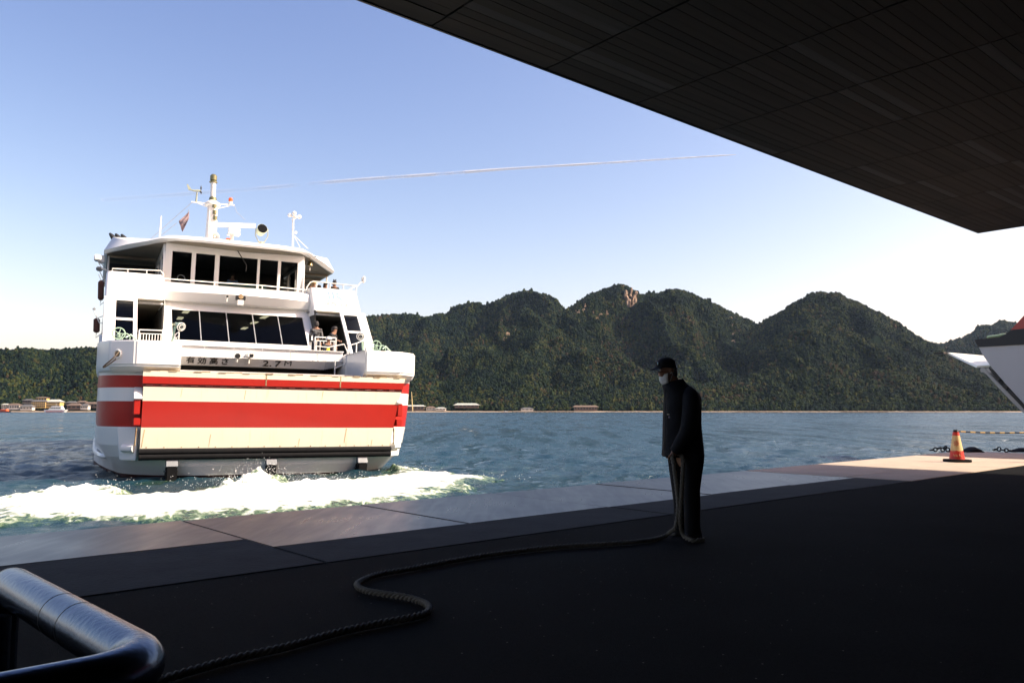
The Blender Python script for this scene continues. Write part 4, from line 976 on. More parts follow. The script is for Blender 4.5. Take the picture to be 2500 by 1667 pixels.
# lamps and rolled fenders hung outside the left side
for (x, y, v, sz) in ((239, 628, 12.5, (.3, .5, .26)), (248, 632, 13.5, (.25, .4, .35)), (243, 655, 13, (.28, .4, .16)), (230, 754, 6.5, (.11, .1, .14))):
    c = fp(x, y, v); o = fpart(MB().box((c.x - sz[0] / 2, v, c.z - sz[2] / 2), (c.x + sz[0] / 2, v + sz[1], c.z + sz[2] / 2)), 'side_lamp_box', GREYM if y > 640 else WHITE, .04)
    fpart(MB().tube([Vector((c.x, v + .2, c.z - sz[2] / 2)), Vector((c.x + .2, v + .2, c.z - .5)), Vector((-5.1, v + .2, c.z - .5))], .02, 6), 'lamp_bracket', RAILW, parent=o)
for (x, y0, y1, v) in ((247, 685, 733, 9.5), (236.5, 777, 812, 7.5)):
    c0, c1 = fp(x, y0, v), fp(x - 1, y1, v); o = fpart(MB().tube([c0, c0.lerp(c1, .1), c0.lerp(c1, .9), c1], [.06, .12, .12, .06], 10), 'hanging_fender', BROWN)
    fpart(MB().tube([c0 + Vector((-.1, 0, .25)), c0, c0 + Vector((.25, 0, .12))], .015, 5).tube([c1, c1 + Vector((-.02, 0, -.2)), c1 + Vector((.2, 0, 0))], .015, 5), 'fender_rope', GREYM, parent=o)
# aft upperworks
up = MB(); up.box((-5.1, 30, 3.97), (5.1, 34, 6.45)); up.box((-5.1, 9, 6.46), (5.1, 34, 6.48))
fpart(up, 'aft_deckhouse', WHITE, smooth=0)
# ================================================================== PEOPLE
def skin_mesh(name, nodes, edges, m, parent, levels=2, loc=None):
    """nodes: list of (x, y, z, r or (rx, ry)); one continuous surface grown over the skeleton"""
    me = bpy.data.meshes.new(name + '_skeleton')
    me.from_pydata([n[:3] for n in nodes], edges, [])
    t = bpy.data.objects.new(name + '_tmp', me); COL.objects.link(t)
    t.modifiers.new('skin', 'SKIN')
    for k, n in enumerate(nodes):
        r = n[3] if isinstance(n[3], tuple) else (n[3], n[3])
        me.skin_vertices[0].data[k].radius = r
        me.skin_vertices[0].data[k].use_root = (k == 0)
    s = t.modifiers.new('sub', 'SUBSURF'); s.levels = levels; s.render_levels = levels
    bpy.context.view_layer.update()
    out = bpy.data.meshes.new_from_object(t.evaluated_get(bpy.context.evaluated_depsgraph_get()))
    COL.objects.unlink(t); bpy.data.objects.remove(t)
    out.materials.clear(); out.materials.append(m); out.name = name
    out.polygons.foreach_set('use_smooth', [True] * len(out.polygons))
    o = bpy.data.objects.new(name, out); COL.objects.link(o); o.parent = parent
    return o
M_SKIN = mat('skin', (.26, .14, .09), .6, spec=.25)
M_HAIR = mat('dark_hair', (.012, .009, .008), .6, bump=.5, bscale=80)
M_NAVY = mat('navy_jacket_cloth', (.0055, .0062, .010), .8, var=.3, scale=9, bump=.5, bscale=14, spec=.25)
M_TROU = mat('dark_trouser_cloth', (.005, .0055, .007), .85, spec=.2, var=.3, scale=8, bump=.4, bscale=16)
M_SHOE = mat('black_shoe_leather', (.010, .010, .010), .45)
M_CAP = mat('navy_cap_cloth', (.006, .0065, .009), .8, spec=.25, bump=.2, bscale=60)
M_MASK = mat('white_face_mask', (.72, .72, .70), .9, bump=.7, bscale=22)
# ---- dock worker holding the mooring rope, seen from his left side, facing left
MD = 7.76
def zm(x, y, dy=0.0): return D(1560 + x / 3.265, 850 + y / 3.265, MD + dy)     # from the detail crop of the photograph
man = empty('person', zm(380, 1505)); man.location.z = 0
tag(man, 'dock worker in dark cap, white face mask and dark jacket holding a rope', 'person')
off = man.location.copy()
def L_(p): return Vector(p) - off
N = []; EDG = []
def nd(x, y, dy, r, link=None):
    p = L_(zm(x, y, dy)); N.append((p.x, p.y, p.z, r)); k = len(N) - 1
    if link is not None: EDG.append((link, k))
    return k
pel = nd(370, 850, 0, .13); sp1 = nd(345, 650, 0, .13, pel); ch = nd(340, 450, 0, (.13, .15), sp1); nk0 = nd(300, 320, 0, .075, ch); nk = nd(262, 260, 0, .060, nk0)
hd0 = nd(232, 215, 0, (.075, .085), nk); hd1 = nd(222, 160, 0, (.092, .098), hd0); hd2 = nd(222, 105, 0, .07, hd1)
nd(158, 205, -.01, .018, hd0)           # nose, under the mask
nd(262, 190, -.085, .016, hd1)          # left ear
for dy, sx in ((-.20, 1), (.20, -1)):
    sh = nd(400 if dy < 0 else 330, 430, dy * .85, .055, ch)
    el = nd(392 if dy < 0 else 280, 640, dy * 1.2, .04, sh)
    if dy < 0: wr = nd(292, 812, -.20, .032, el); pm = nd(270, 852, -.19, (.036, .022), wr); ft = (248, 878)
    else: wr = nd(245, 815, .12, .032, el); pm = nd(236, 858, .10, (.036, .022), wr); ft = (228, 882)
    for f in range(4):
        fy = (-.19 if dy < 0 else .10) + (f - 1.5) * .021
        a = nd(ft[0] + 12, ft[1] - 12 + f % 2 * 3, fy, .0095, pm); b = nd(ft[0] + 6, ft[1] + 2, fy, .009, a); nd(ft[0] + 22, ft[1] + 6 - f, fy + .004, .008, b)
    th = nd(ft[0] - 6, ft[1] - 22, (-.19 if dy < 0 else .10) - .035, .010, pm); nd(ft[0] - 4, ft[1] - 6, (-.19 if dy < 0 else .10) - .03, .009, th)
for dy, xs in ((-.10, (412, 400, 408, 412)), (.10, (330, 325, 336, 335))):
    hp = nd(xs[0], 900, dy, .085, pel); kn = nd(xs[1], 1150, dy, .055, hp); an = nd(xs[2], 1420, dy, .035, kn); nd(xs[3] - 25, 1470, dy, .022, an)
skin_mesh('body', N, EDG, M_SKIN, man)
def sil_loft(rows, dy0=0.0, n=20, pw=2.4):
    """rings from the two outline edges (crop px) at each height, with a half depth in metres"""
    rings = []
    for y, x0, x1, b, *e in rows:
        p0, p1 = L_(zm(x0, y)), L_(zm(x1, y)); c = (p0 + p1) / 2; a = abs(p1.x - p0.x) / 2; ring = []
        tiltz = e[0] if e else 0.0
        for k in range(n):
            t = 2 * math.pi * k / n; ct, st = math.cos(t), math.sin(t)
            ring.append((c.x + a * math.copysign(abs(ct) ** (2 / pw), ct), c.y + dy0 + b * math.copysign(abs(st) ** (2 / pw), st), c.z + tiltz * ct))
        rings.append(ring)
    return rings
jk = MB()
jk.loft(sil_loft([(247, 262, 353, .08, .02), (267, 225, 363, .095), (287, 186, 386, .115), (303, 184, 408, .135), (316, 188, 426, .15), (330, 193, 445, .165), (345, 197, 461, .18), (362, 199, 476, .19), (382, 200, 488, .20), (420, 199, 495, .205), (500, 194, 494, .205), (600, 190, 491, .20), (700, 189, 502, .20), (790, 188, 512, .21), (858, 180, 517, .22), (866, 184, 515, .215)]))
def sleeve(pts, rs):
    P = [L_(zm(x, y, dy)) for x, y, dy in pts]; P = spline(P, 5); R = list(np.interp(np.linspace(0, 1, len(P)), np.linspace(0, 1, len(rs)), rs)); jk.tube(P, R, 14)
sleeve([(400, 350, -.10), (412, 395, -.18), (415, 470, -.225), (392, 640, -.255), (330, 760, -.235), (285, 828, -.20)], [.07, .085, .086, .078, .066, .056])
sleeve([(330, 400, .14), (310, 500, .22), (275, 650, .20), (245, 780, .14), (236, 836, .11)], [.085, .08, .07, .062, .055])
jk = jk.build('jacket', M_NAVY, man, smooth=60); jk.modifiers.new('s', 'SUBSURF').render_levels = 1
zp = MB(); zp.tube([L_(zm(205, y, -.10 - .02 * math.sin(y / 90))) for y in range(330, 850, 60)], .006, 5); zp.build('zip', M_SHOE, jk)
tr = MB()
tr.loft(sil_loft([(835, 330, 497, .13), (900, 335, 494, .115), (980, 333, 482, .105), (1120, 338, 464, .095), (1250, 342, 468, .088), (1370, 346, 464, .085), (1458, 350, 472, .09)], -.10))
tr.loft(sil_loft([(835, 248, 400, .13), (900, 250, 392, .115), (980, 260, 378, .105), (1120, 280, 372, .092), (1250, 296, 376, .085), (1370, 300, 382, .082), (1450, 296, 388, .085)], .10))
tr.build('trousers', M_TROU, man, smooth=60)
for dy, x0, x1, yb in ((-.10, 338, 478, 1505), (.10, 270, 402, 1494)):
    s = MB(); c0, c1 = L_(zm(x0, yb)), L_(zm(x1, yb)); w = .05
    ln = c1.x - c0.x; base = -off.z
    rings = []
    for t, hw, h in ((0, .022, .035), (.08, .042, .055), (.3, .05, .075), (.55, .045, .10), (.85, .045, .11), (1, .035, .09)):
        x = c0.x + ln * t; y = dy; rings.append([(x, y - hw, .0), (x, y + hw, .0), (x, y + hw, h * .6), (x, y + hw * .55, h), (x, y - hw * .55, h), (x, y - hw, h * .6)])
    s.loft(rings); s.build('shoe', M_SHOE, man, bevel=.008, smooth=60)
cp = MB()
cp.loft(sil_loft([(160, 146, 297, .094, -.012), (150, 138, 296, .096, -.012), (125, 134, 294, .097, -.008), (100, 146, 284, .088), (84, 165, 265, .068), (74, 190, 245, .04), (71.5, 210, 228, .012)]), cap=True)
cap_o = cp.build('cap', M_CAP, man, smooth=60)
br = MB(); rows = []
for t in np.linspace(0, 1, 9):
    ang = (t - .5) * 2.2; c = L_(zm(210, 150)); R0, R1 = .088, .088 + .062 * math.cos(ang * .7) ** 1.2
    i_ = Vector((c.x - R0 * math.cos(ang), c.y + R0 * math.sin(ang), c.z + .002)); o_ = Vector((c.x - R1 * math.cos(ang), c.y + R1 * math.sin(ang) * .92, c.z - .030 * math.cos(ang)))
    rows.append([i_ + Vector((0, 0, .006)), o_ + Vector((0, 0, .003)), o_ - Vector((0, 0, .003)), i_ - Vector((0, 0, .006))])
br.loft(rows); br.build('brim', M_CAP, cap_o, smooth=40)
MB().ball(tuple(L_(zm(150, 122, -.052))), (.006, .016, .016), 10, 6).build('badge', mat('cap_badge', (.22, .40, .48), .35, .4), cap_o)
mk = []; c = L_(zm(224, 225))
for r_, (y, dx, w) in enumerate(((197, .062, .070), (212, .082, .080), (232, .086, .084), (255, .080, .078), (278, .066, .066), (293, .045, .050), (298, .022, .035))):
    z = L_(zm(200, y)).z; row = []
    for k in range(11):
        t = (k / 10 - .5) * 2.7; rid = .006 * math.sin(k * 1.7 + r_) ; row.append((c.x + .012 - (dx + .004 + rid) * math.cos(t), c.y + (w + .010) * math.sin(t), z))
    mk.append(row)
mko = MB().loft(mk, cap=False, closed=False).build('face_mask', M_MASK, man, smooth=80); sd = mko.modifiers.new('t', 'SOLIDIFY'); sd.thickness = .003
MB().tube([L_(zm(246, 205, -.085)), L_(zm(262, 190, -.102)), L_(zm(268, 205, -.10)), L_(zm(248, 262, -.07))], .0018, 5).build('mask_loop', M_MASK, mko)
for dy in (-.045, .03): MB().ball(tuple(L_(zm(158 if dy < 0 else 152, 184, dy))), (.006, .012, .007), 8, 6).build('eye', M_SHOE, man)
hr = MB().loft(sil_loft([(225, 262, 302, .07), (195, 255, 301, .09), (158, 250, 297, .09)])); hr.build('hair', M_HAIR, man, smooth=60)
ly = MB().tube([L_(zm(225, 400, -.20)), L_(zm(222, 460, -.22)), L_(zm(233, 520, -.235))], .003, 5).tube([L_(zm(240, 400, -.21)), L_(zm(236, 470, -.228)), L_(zm(233, 520, -.235))], .003, 5); ly = ly.build('lanyard', M_SHOE, man)
MB().box(tuple(L_(zm(227, 530, -.25))), tuple(L_(zm(240, 522, -.235)))).build('whistle', RAILW, ly, bevel=.002); MB().box(tuple(L_(zm(236, 556, -.25))), tuple(L_(zm(246, 542, -.24)))).build('name_tag', mat('tag_card', (.50, .45, .70), .4), ly, bevel=.002)

# ---- passengers and crew on the ferry (ferry coordinates; built upright, feet on the deck)
def passenger(u, v, deck, label, face=(0, -1), h=1.68, top=(.02, .02, .025), legs=(.02, .022, .03), hair=M_HAIR, long=False, pose='stand', hat=None, vest=None, spiky=False, group=None, pattern=False, skin=M_SKIN):
    P = FO + FT * u + FA * v + FZ * deck
    r = empty('person', P); f = (FT * face[0] + FA * face[1]); r.rotation_euler = (0, 0, math.atan2(f.y, f.x) - math.pi / 2)   # local +y is where the person faces
    s = h / 1.70
    lean = {'stand': .0, 'lean': .16, 'bend': .42}[pose]
    nodes = [(0, 0, .92), (0, lean * .4, 1.16), (0, lean, 1.38), (0, lean * 1.2, 1.47), (0, lean * 1.3 + .02, 1.55), (0, lean * 1.35 + .02, 1.65)]
    rad = [.11, .11, .12, .052, .075, .075]
    E = [(0, 1), (1, 2), (2, 3), (3, 4), (4, 5)]
    def n(p, q, rr): nodes.append(p); rad.append(rr); E.append((q, len(nodes) - 1)); return len(nodes) - 1
    arms = []
    for sd in (-1, 1):
        a = n((sd * .17, lean, 1.38), 2, .055)
        if pose == 'stand': b = n((sd * .23, lean * .5, 1.12), a, .04); c = n((sd * .22, .08, .88), b, .03); g = n((sd * .21, .10, .79), c, .03)
        else: b = n((sd * .25, lean + .05, 1.14), a, .04); c = n((sd * .16, lean + .26, 1.10), b, .03); g = n((sd * .10, lean + .33, 1.10), c, .03)
        n((sd * .21 if pose == 'stand' else sd * .07, nodes[g][1] + .02, nodes[g][2] - .06), g, .016)
        arms.append((a, b, c))
    lg = []
    for sd in (-1, 1): a = n((sd * .09, 0, .86), 0, .08); b = n((sd * .10, .02, .48), a, .055); c = n((sd * .10, -.01, .08), b, .04); e = n((sd * .11, .12, .04), c, .035); lg.append((a, b, c))
    sc = lambda k, g=0.0: (nodes[k][0] * s, nodes[k][1] * s, nodes[k][2] * s, rad[k] * s + g)
    skin_mesh('body', [sc(k) for k in range(len(nodes))], E, skin, r, 1)
    mt = mat('top_cloth', top, .85, var=.2) if not pattern else mat('dotted_cloth', top, .85, col2=(.12, .12, .12), scale=14, detail=0)
    idx = [0, 1, 2] + [k for a in arms for k in a]
    tn = [sc(0, .03), sc(1, .035), sc(2, .035)]; te = [(0, 1), (1, 2)]
    for a in arms:
        b0 = len(tn); tn += [sc(a[0], .025), sc(a[1], .022), sc(a[2], .015)]; te += [(2, b0), (b0, b0 + 1), (b0 + 1, b0 + 2)]
    skin_mesh('jacket', tn, te, mt, r, 1)
    tn = [sc(0, .025)]; te = []
    for a in lg:
        b0 = len(tn); tn += [sc(a[0], .025), sc(a[1], .022), sc(a[2], .022)]; te += [(0, b0), (b0, b0 + 1), (b0 + 1, b0 + 2)]
    skin_mesh('trousers', tn, te, mat('trouser_cloth', legs, .9), r, 1)
    hc = Vector(nodes[4]) * s + Vector((0, 0, .05 * s))
    hb = MB()
    if hat: hb.loft([[(hc.x + (rr * math.cos(t)), hc.y + rr * 1.1 * math.sin(t), hc.z + zz) for t in [2 * math.pi * k / 14 for k in range(14)]] for rr, zz in ((.125, .02), (.12, .04), (.105, .09), (.06, .13), (.01, .14))]); hb.build('helmet', hat, r, smooth=60)
    else:
        hb.loft([[(hc.x + rr * math.cos(t), hc.y - .018 + rr * 1.12 * math.sin(t), hc.z + zz) for t in [2 * math.pi * k / 14 for k in range(14)]] for rr, zz in ((.075, .0), (.094, .03), (.096, .065), (.08, .105), (.04, .13), (.008, .135))])
        hb.loft([[(hc.x + rr * math.cos(t), hc.y - .035 - .05 + rr * .6 * math.sin(t), hc.z + zz) for t in [2 * math.pi * k / 12 for k in range(12)]] for rr, zz in ((.05, -.30 if long else -.10), (.092, -.24 if long else -.07), (.098, -.02), (.085, .06))])
        if spiky:
            for k in range(9): t = k * 2.4; q = hc + Vector((.05 * math.cos(t), .05 * math.sin(t), .10)); hb.tube([q, q + Vector((.03 * math.cos(t), .03 * math.sin(t), .09))], [.022, .004], 5)
        hb.build('hair', hair, r, smooth=60)
    fy = hc.y + .088 * s; fc = MB()
    for sd in (-1, 1): MB().ball((hc.x + sd * .032, fy - .012, hc.z - .005), (.012, .008, .007), 6, 4).build('eye', M_SHOE, r)
    MB().hexa([(hc.x - .012, fy - .01, hc.z - .05), (hc.x + .012, fy - .01, hc.z - .05), (hc.x + .012, fy - .02, hc.z - .05), (hc.x - .012, fy - .02, hc.z - .05), (hc.x - .006, fy - .008, hc.z - .01), (hc.x + .006, fy - .008, hc.z - .01), (hc.x + .006, fy - .02, hc.z - .01), (hc.x - .006, fy - .02, hc.z - .01)]).build('nose', skin, r)
    if vest: skin_mesh('vest', [sc(0, .05), sc(1, .05), sc(2, .05)], [(0, 1), (1, 2)], vest, r, 1)
    for sd in (-1, 1): MB().box((sd * .10 * s - .045, -.07, 0), (sd * .10 * s + .045, .18, .09)).build('shoe', M_SHOE, r, bevel=.02)
    tag(r, label, 'person', group)
    return r
M_BLOND = mat('fair_hair', (.30, .20, .08), .6)
def at_head(x, y, v, deck, h):       # put the head of a person of height h over a pixel
    c = fp(x, y, v); return c.x
G6 = 'passengers at the right bridge wing rail'
for (x, v, h, lab, kw) in ((741, 10.6, 1.56, 'passenger with long dark hair beside the wheelhouse corner', dict(long=True)),
                           (758, 11.8, 1.80, 'tall passenger in dark clothes under the bridge roof edge', dict()),
                           (765, 10.0, 1.58, 'fair-haired passenger at the left end of the wing rail', dict(hair=M_BLOND, long=True, pose='lean')),
                           (778, 9.9, 1.42, 'short passenger in a brown top behind the wing rail', dict(top=(.10, .045, .02), pose='lean')),
                           (793, 10.2, 1.62, 'passenger with a dark fringe in the middle of the wing rail', dict(long=True, pose='lean')),
                           (815, 9.7, 1.66, 'passenger with spiky black hair and black sweater at the wing rail', dict(spiky=True, pose='lean', top=(.008, .008, .008)))):
    passenger(at_head(x, 692, v, 6.53, h), v, 6.53, lab, h=h, group=G6, **kw)
c = fp(773, 800, 4.9); passenger(c.x, 4.9, 3.97, 'passenger in a dark dotted shirt standing with back turned in the open bay', face=(.1, 1), h=1.74, top=(.010, .010, .012), pattern=True)
c = fp(806, 810, 5.9); passenger(c.x, 5.9, 3.97, 'passenger in a black coat beside the bay window frame', face=(.7, -.6), h=1.66, top=(.008, .008, .010), pose='lean')
c = fp(819, 800, 6.6); passenger(c.x, 6.6, 3.97, 'taller passenger in a dark green jacket next to the bay window frame', face=(.9, -.3), h=1.76, top=(.015, .020, .014))
c = fp(793, 840, 3.55); passenger(c.x, 3.55, 3.35, 'deck hand in white helmet and yellow vest behind the bay railing', face=(.5, -.8), h=1.60, hat=mat('white_helmet', (.75, .74, .68), .35), vest=mat('yellow_vest', (.70, .55, .04), .7), pose='lean')
c = fp(568, 660, 10.8); passenger(c.x, 10.8, 6.6, 'helmsman in a light blue shirt behind the wide wheelhouse window', h=1.70, top=(.16, .28, .48), pose='lean')

# ================================================================== MOORING ROPE
M_ROPE = mat('mooring_rope_fibre', (.16, .145, .12), .95, var=.3, scale=40, bump=.6, bscale=120)
rp = [(150, 1735), (300, 1688), (451, 1641), (579, 1605), (698, 1578), (817, 1545), (906, 1525), (996, 1508), (1034, 1498), (1049, 1486), (1040, 1474), (1011, 1462), (966, 1453), (900, 1443), (874, 1432), (877, 1420), (921, 1402), (1000, 1388), (1100, 1369), (1153, 1360), (1214, 1351), (1344, 1336), (1497, 1326), (1574, 1319), (1618, 1310)]
RR = .021
pts = [G(x, y, RR + .004) for x, y in rp]
end = [D(1637, 1298, 7.58), D(1650, 1285, 7.50), D(1656, 1240, 7.48), D(1652, 1190, 7.48), D(1646, 1140, 7.50), D(1641, 1112, 7.545), D(1648, 1104, 7.56), D(1658, 1108, 7.56), D(1667, 1120, 7.53), D(1666, 1165, 7.47), D(1663, 1220, 7.46), D(1661, 1270, 7.47), D(1668, 1305, 7.50)]
e3 = G(1690, 1318, RR + .004); end += [e3, G(1720, 1316, RR + .004)]
path = spline(pts + end, 14)
dense = []
for a, b in zip(path, path[1:]):
    m_ = max(1, int((b - a).length / .014))
    for k in range(m_): dense.append(a.lerp(b, k / m_))
rope = MB(); n = 0; rings = [[], [], []]
up = Vector((0, 0, 1)); L0 = 0.0
for i, p in enumerate(dense):
    t = (dense[min(i + 1, len(dense) - 1)] - dense[max(i - 1, 0)]).normalized()
    ref = Vector((0, 0, 1)) if abs(t.z) < .8 else Vector((1, 0, 0))
    a = t.cross(ref).normalized(); b = a.cross(t)
    if i: L0 += (p - dense[i - 1]).length
    for s in range(3):
        ph = L0 / .11 * 2 * math.pi + s * 2 * math.pi / 3
        c = p + (a * math.cos(ph) + b * math.sin(ph)) * RR * .52
        rings[s].append([c + (a * math.cos(2 * math.pi * k / 6) + b * math.sin(2 * math.pi * k / 6)) * RR * .56 for k in range(6)])
rope_o = empty('mooring_rope', pts[4]); tag(rope_o, 'thick twisted mooring rope snaking over the asphalt to the worker', 'rope')
for s in range(3):
    o = MB().loft([[q - pts[4] for q in r] for r in rings[s]]).build('rope_strand', M_ROPE, rope_o, smooth=80)

# ================================================================== STEEL BARRIER in the foreground
M_STEEL = mat('brushed_steel', (.07, .10, .155), .25, 1.0, var=.06, scale=3, bump=.06, bscale=50)
bar_o = empty('steel_pipe_barrier', (-.95, 1.95, 0)); tag(bar_o, 'polished steel pipe barrier with a bent corner in the near foreground', 'barrier')
BO = Vector((-.95, 1.95, 0))
zb, rb = .665, .057
A_ = G(385, 1640, zb); dq = (G(20, 1425, zb) - A_).normalized(); dpv = Vector((-.75, -.66, 0)).normalized()
far = A_ + dq * 1.28
def arc(c0, d0, d1, R, n=8):                # bend from heading -d0 into d1 around corner c0
    return [c0 + d0 * R * (1 - math.sin(t)) + d1 * R * (1 - math.cos(t)) for t in [math.pi / 2 * k / n for k in range(n + 1)]]
ptsb = [Vector((far.x, far.y, 0)) + dq * .0 + Vector((0, 0, .0))]
ptsb = [Vector((far.x, far.y, .0)), Vector((far.x, far.y, zb - .22))] + [Vector((far.x, far.y, zb)) + Vector((0, 0, -1)) * .16 * (1 - math.sin(t)) + (-dq) * .16 * (1 - math.cos(t)) for t in [math.pi / 2 * k / 8 for k in range(9)]]
ptsb += [A_ + dq * .9, A_ + dq * .5]
ptsb += arc(A_, dq, dpv, .14, 10) + [A_ + dpv * .5, A_ + dpv * 1.1]
MB().tube([p - BO for p in ptsb], rb, 28).build('rail_pipe', M_STEEL, bar_o, smooth=60)
cc = A_ + dq * .045 + dpv * .045
MB().tube([Vector((cc.x, cc.y, 0)) - BO, Vector((cc.x, cc.y, zb - .02)) - BO], rb * .96, 24).build('post_pipe', M_STEEL, bar_o, smooth=60)
e2 = A_ + dpv * 1.1; MB().tube([Vector((e2.x, e2.y, 0)) - BO, Vector((e2.x, e2.y, zb)) - BO], rb * .96, 24).build('post_pipe', M_STEEL, bar_o, smooth=60)
for t in (.50, .64):
    q = A_ + dq * t - BO; MB().tube([q - dq * .0012, q + dq * .0012], rb + .0006, 28).build('joint_ring', M_SHOE, bar_o, smooth=60)
for x, y in ((cc.x, cc.y), (far.x, far.y), (e2.x, e2.y)): MB().lathe([(.10, 0), (.10, .012), (.06, .014)], Vector((x, y, 0)) - BO, n=24).build('base_plate', M_STEEL, bar_o)
pp = G(-22, 1508, .60)
po = MB().lathe([(.052, 0), (.052, .60), (.047, .60), (.047, .45)], pp * 1 - Vector((0, 0, .60)), n=24).build('pipe_socket_post', M_STEEL, smooth=50)
tag(po, 'short open-topped steel post at the left edge of the foreground', 'post')

# ================================================================== TRAFFIC CONE AND BARRIER BAR
M_CRED = mat('cone_red', (.55, .035, .020), .5, var=.15, scale=8); M_CCREAM = mat('cone_cream', (.62, .47, .22), .55, var=.15, scale=8)
def cone(P, label):
    c = empty('traffic_cone', P)
    def ring(z0, z1, r0, r1, m, nm): return MB().lathe([(r0, z0), (r1, z1)], (0, 0, 0), n=28).build(nm, m, c, smooth=50)
    R = lambda z: .168 - (z - .06) * .158
    body = ring(.06, .27, R(.06), R(.27), M_CRED, 'cone_base_band'); ring(.27, .62, R(.27), R(.62), M_CCREAM, 'cone_middle_band'); ring(.62, .70, R(.62), R(.70), M_CRED, 'cone_top_band'); MB().lathe([(R(.70), .70), (.045, .71), (.055, .72), (.055, .755), (.04, .76)], n=20).build('cone_cap', BLACKP, c)
    bs_ = MB()
    for k in range(8):
        t = math.pi / 4 * k
    MB().prism([(-.24, -.20), (-.20, -.24), (.20, -.24), (.24, -.20), (.24, .20), (.20, .24), (-.20, .24), (-.24, .20)], 0, .062).build('rubber_base', RUB, c, bevel=.01)
    # emblem: ship's wheel, printed (thin raised shapes on the face towards the camera)
    em = MB(); dirc = Vector((-P[0], -P[1], 0)).normalized(); side = Vector((-dirc.y, dirc.x, 0))
    def sp(a, z): t = a / R(z); return (dirc * math.cos(t) + side * math.sin(t)) * (R(z) + .002) + Vector((0, 0, z))
    for rr_ in (.046, .020):
        lp = [sp(rr_ * math.cos(t), .44 + rr_ * 1.1 * math.sin(t)) for t in np.linspace(0, 2 * math.pi, 25)]
        em.tube(lp, .0045, 5)
    for k in range(8): t = math.pi / 4 * k; em.tube([sp(.012 * math.cos(t), .44 + .012 * math.sin(t)), sp(.070 * math.cos(t), .44 + .076 * math.sin(t))], .004, 5)
    em.build('wheel_emblem', mat('emblem_red', (.42, .05, .03), .5), c)
    wv = MB().tube([sp(a, .262 + .016 * math.cos(a / .145 * 2 * math.pi * .9)) for a in np.linspace(-.17, .17, 40)], .004, 5); wv.build('wave_line', M_CCREAM, c)
    dm = MB()
    for a0 in (-.05, .0, .07):     # three small pale deer-like motifs
        dm.tube([sp(a0 - .012, .13), sp(a0 - .010, .155), sp(a0 + .012, .157), sp(a0 + .014, .13)], .005, 5); dm.tube([sp(a0 - .010, .155), sp(a0 - .018, .18), sp(a0 - .026, .178)], .006, 5)
    dm.build('pale_motif', M_CCREAM, c)
    tag(c, label, 'traffic cone', 'cones at the end of the pier')
    return c
CP = G(2337, 1127); cone(CP, 'red and cream traffic cone with wheel emblem at the pier end')
C2 = CP + Vector((2.05, -.25, 0)); cone(C2, 'second red and cream traffic cone at the far end of the striped bar')
bo = empty('barrier_bar', (CP + C2) / 2 + Vector((0, 0, .72))); tag(bo, 'black and yellow striped barrier bar resting on the traffic cone', 'barrier bar')
M_YEL = mat('bar_yellow', (.65, .42, .12), .5)
nb = 19; dv = (C2 - CP)
for k in range(nb):
    a, b = (k / nb - .5), ((k + 1) / nb - .5); sag = lambda t: -.035 * (1 - 4 * t * t)
    MB().tube([dv * a + Vector((0, 0, sag(a))), dv * b + Vector((0, 0, sag(b)))], .017, 10).build('bar_stripe', M_YEL if k % 2 else BLACKP, bo)
for s, c in ((-.5, CP), (.5, C2)): MB().torus(dv * s + Vector((0, 0, .005)), (0, 0, 1), .052, .012, 16, 6).build('bar_ring', BLACKP, bo)

# ================================================================== CHAIN FENDERS on the far pier edge
def chain(pts, label, r=.05):
    P = spline(pts, 6); base = P[0].copy(); base.z = 0
    o = empty('mooring_chain', base); acc = 0; k = 0; last = P[0]
    for a, b in zip(P, P[1:]):
        t = (b - a).normalized(); acc += (b - a).length
        if (b - last).length < r * 2.0: continue
        s_ = t.cross(Vector((0, 0, 1))).normalized(); u_ = s_.cross(t)
        ax = s_ if k % 2 else u_
        MB().torus((a + b) / 2 - base, ax, r * 1.1, r * .38, 12, 6).build('chain_link', RUB, o); last = b; k += 1
    return tag(o, label, 'chain', 'chains on the pier end')
def g2(x, y, z): return D(x, y, G(x, 1102).y - .15) if z is None else G(x, y, z)
def edge(x, up): p = G(x, 1103.5); return p + Vector((0, 0, up))
chain([edge(2268, .05), edge(2285, .08), edge(2298, .13), edge(2303, .05)], 'black mooring chain heaped left of the traffic cone')
chain([edge(2304, .05), edge(2309, .15), edge(2314, .08), edge(2318, .04)], 'short black chain loop right behind the traffic cone')
chain([edge(2422, .05), edge(2436, .09), edge(2450, .06), edge(2468, .05)], 'black mooring chain lying between the two rubber fenders')
def fender(x0, x1, hh, label):
    a, b = edge(x0, 0), edge(x1, 0); m_ = MB(); prof = [(0, .01), (.15, .5), (.4, .95), (.6, 1), (.85, .6), (1, .05)]
    dirv = (b - a); nrm = Vector((-dirv.y, dirv.x, 0)).normalized()
    m_.loft([[a + dirv * t + nrm * .22 * math.cos(q) + Vector((0, 0, max(.0, hh * w * (math.sin(q) * .5 + .5)))) for q in [2 * math.pi * k / 10 for k in range(10)]] for t, w in prof])
    tag(m_.build('rubber_fender', RUB, smooth=60), label, 'fender', 'rubber fenders on the pier end')
fender(2352, 2394, .16, 'black rubber fender hump just right of the traffic cone'); fender(2470, 2520, .13, 'black rubber fender at the right edge of the picture'); fender(2318, 2346, .08, 'low black rubber fender hidden behind the traffic cone')
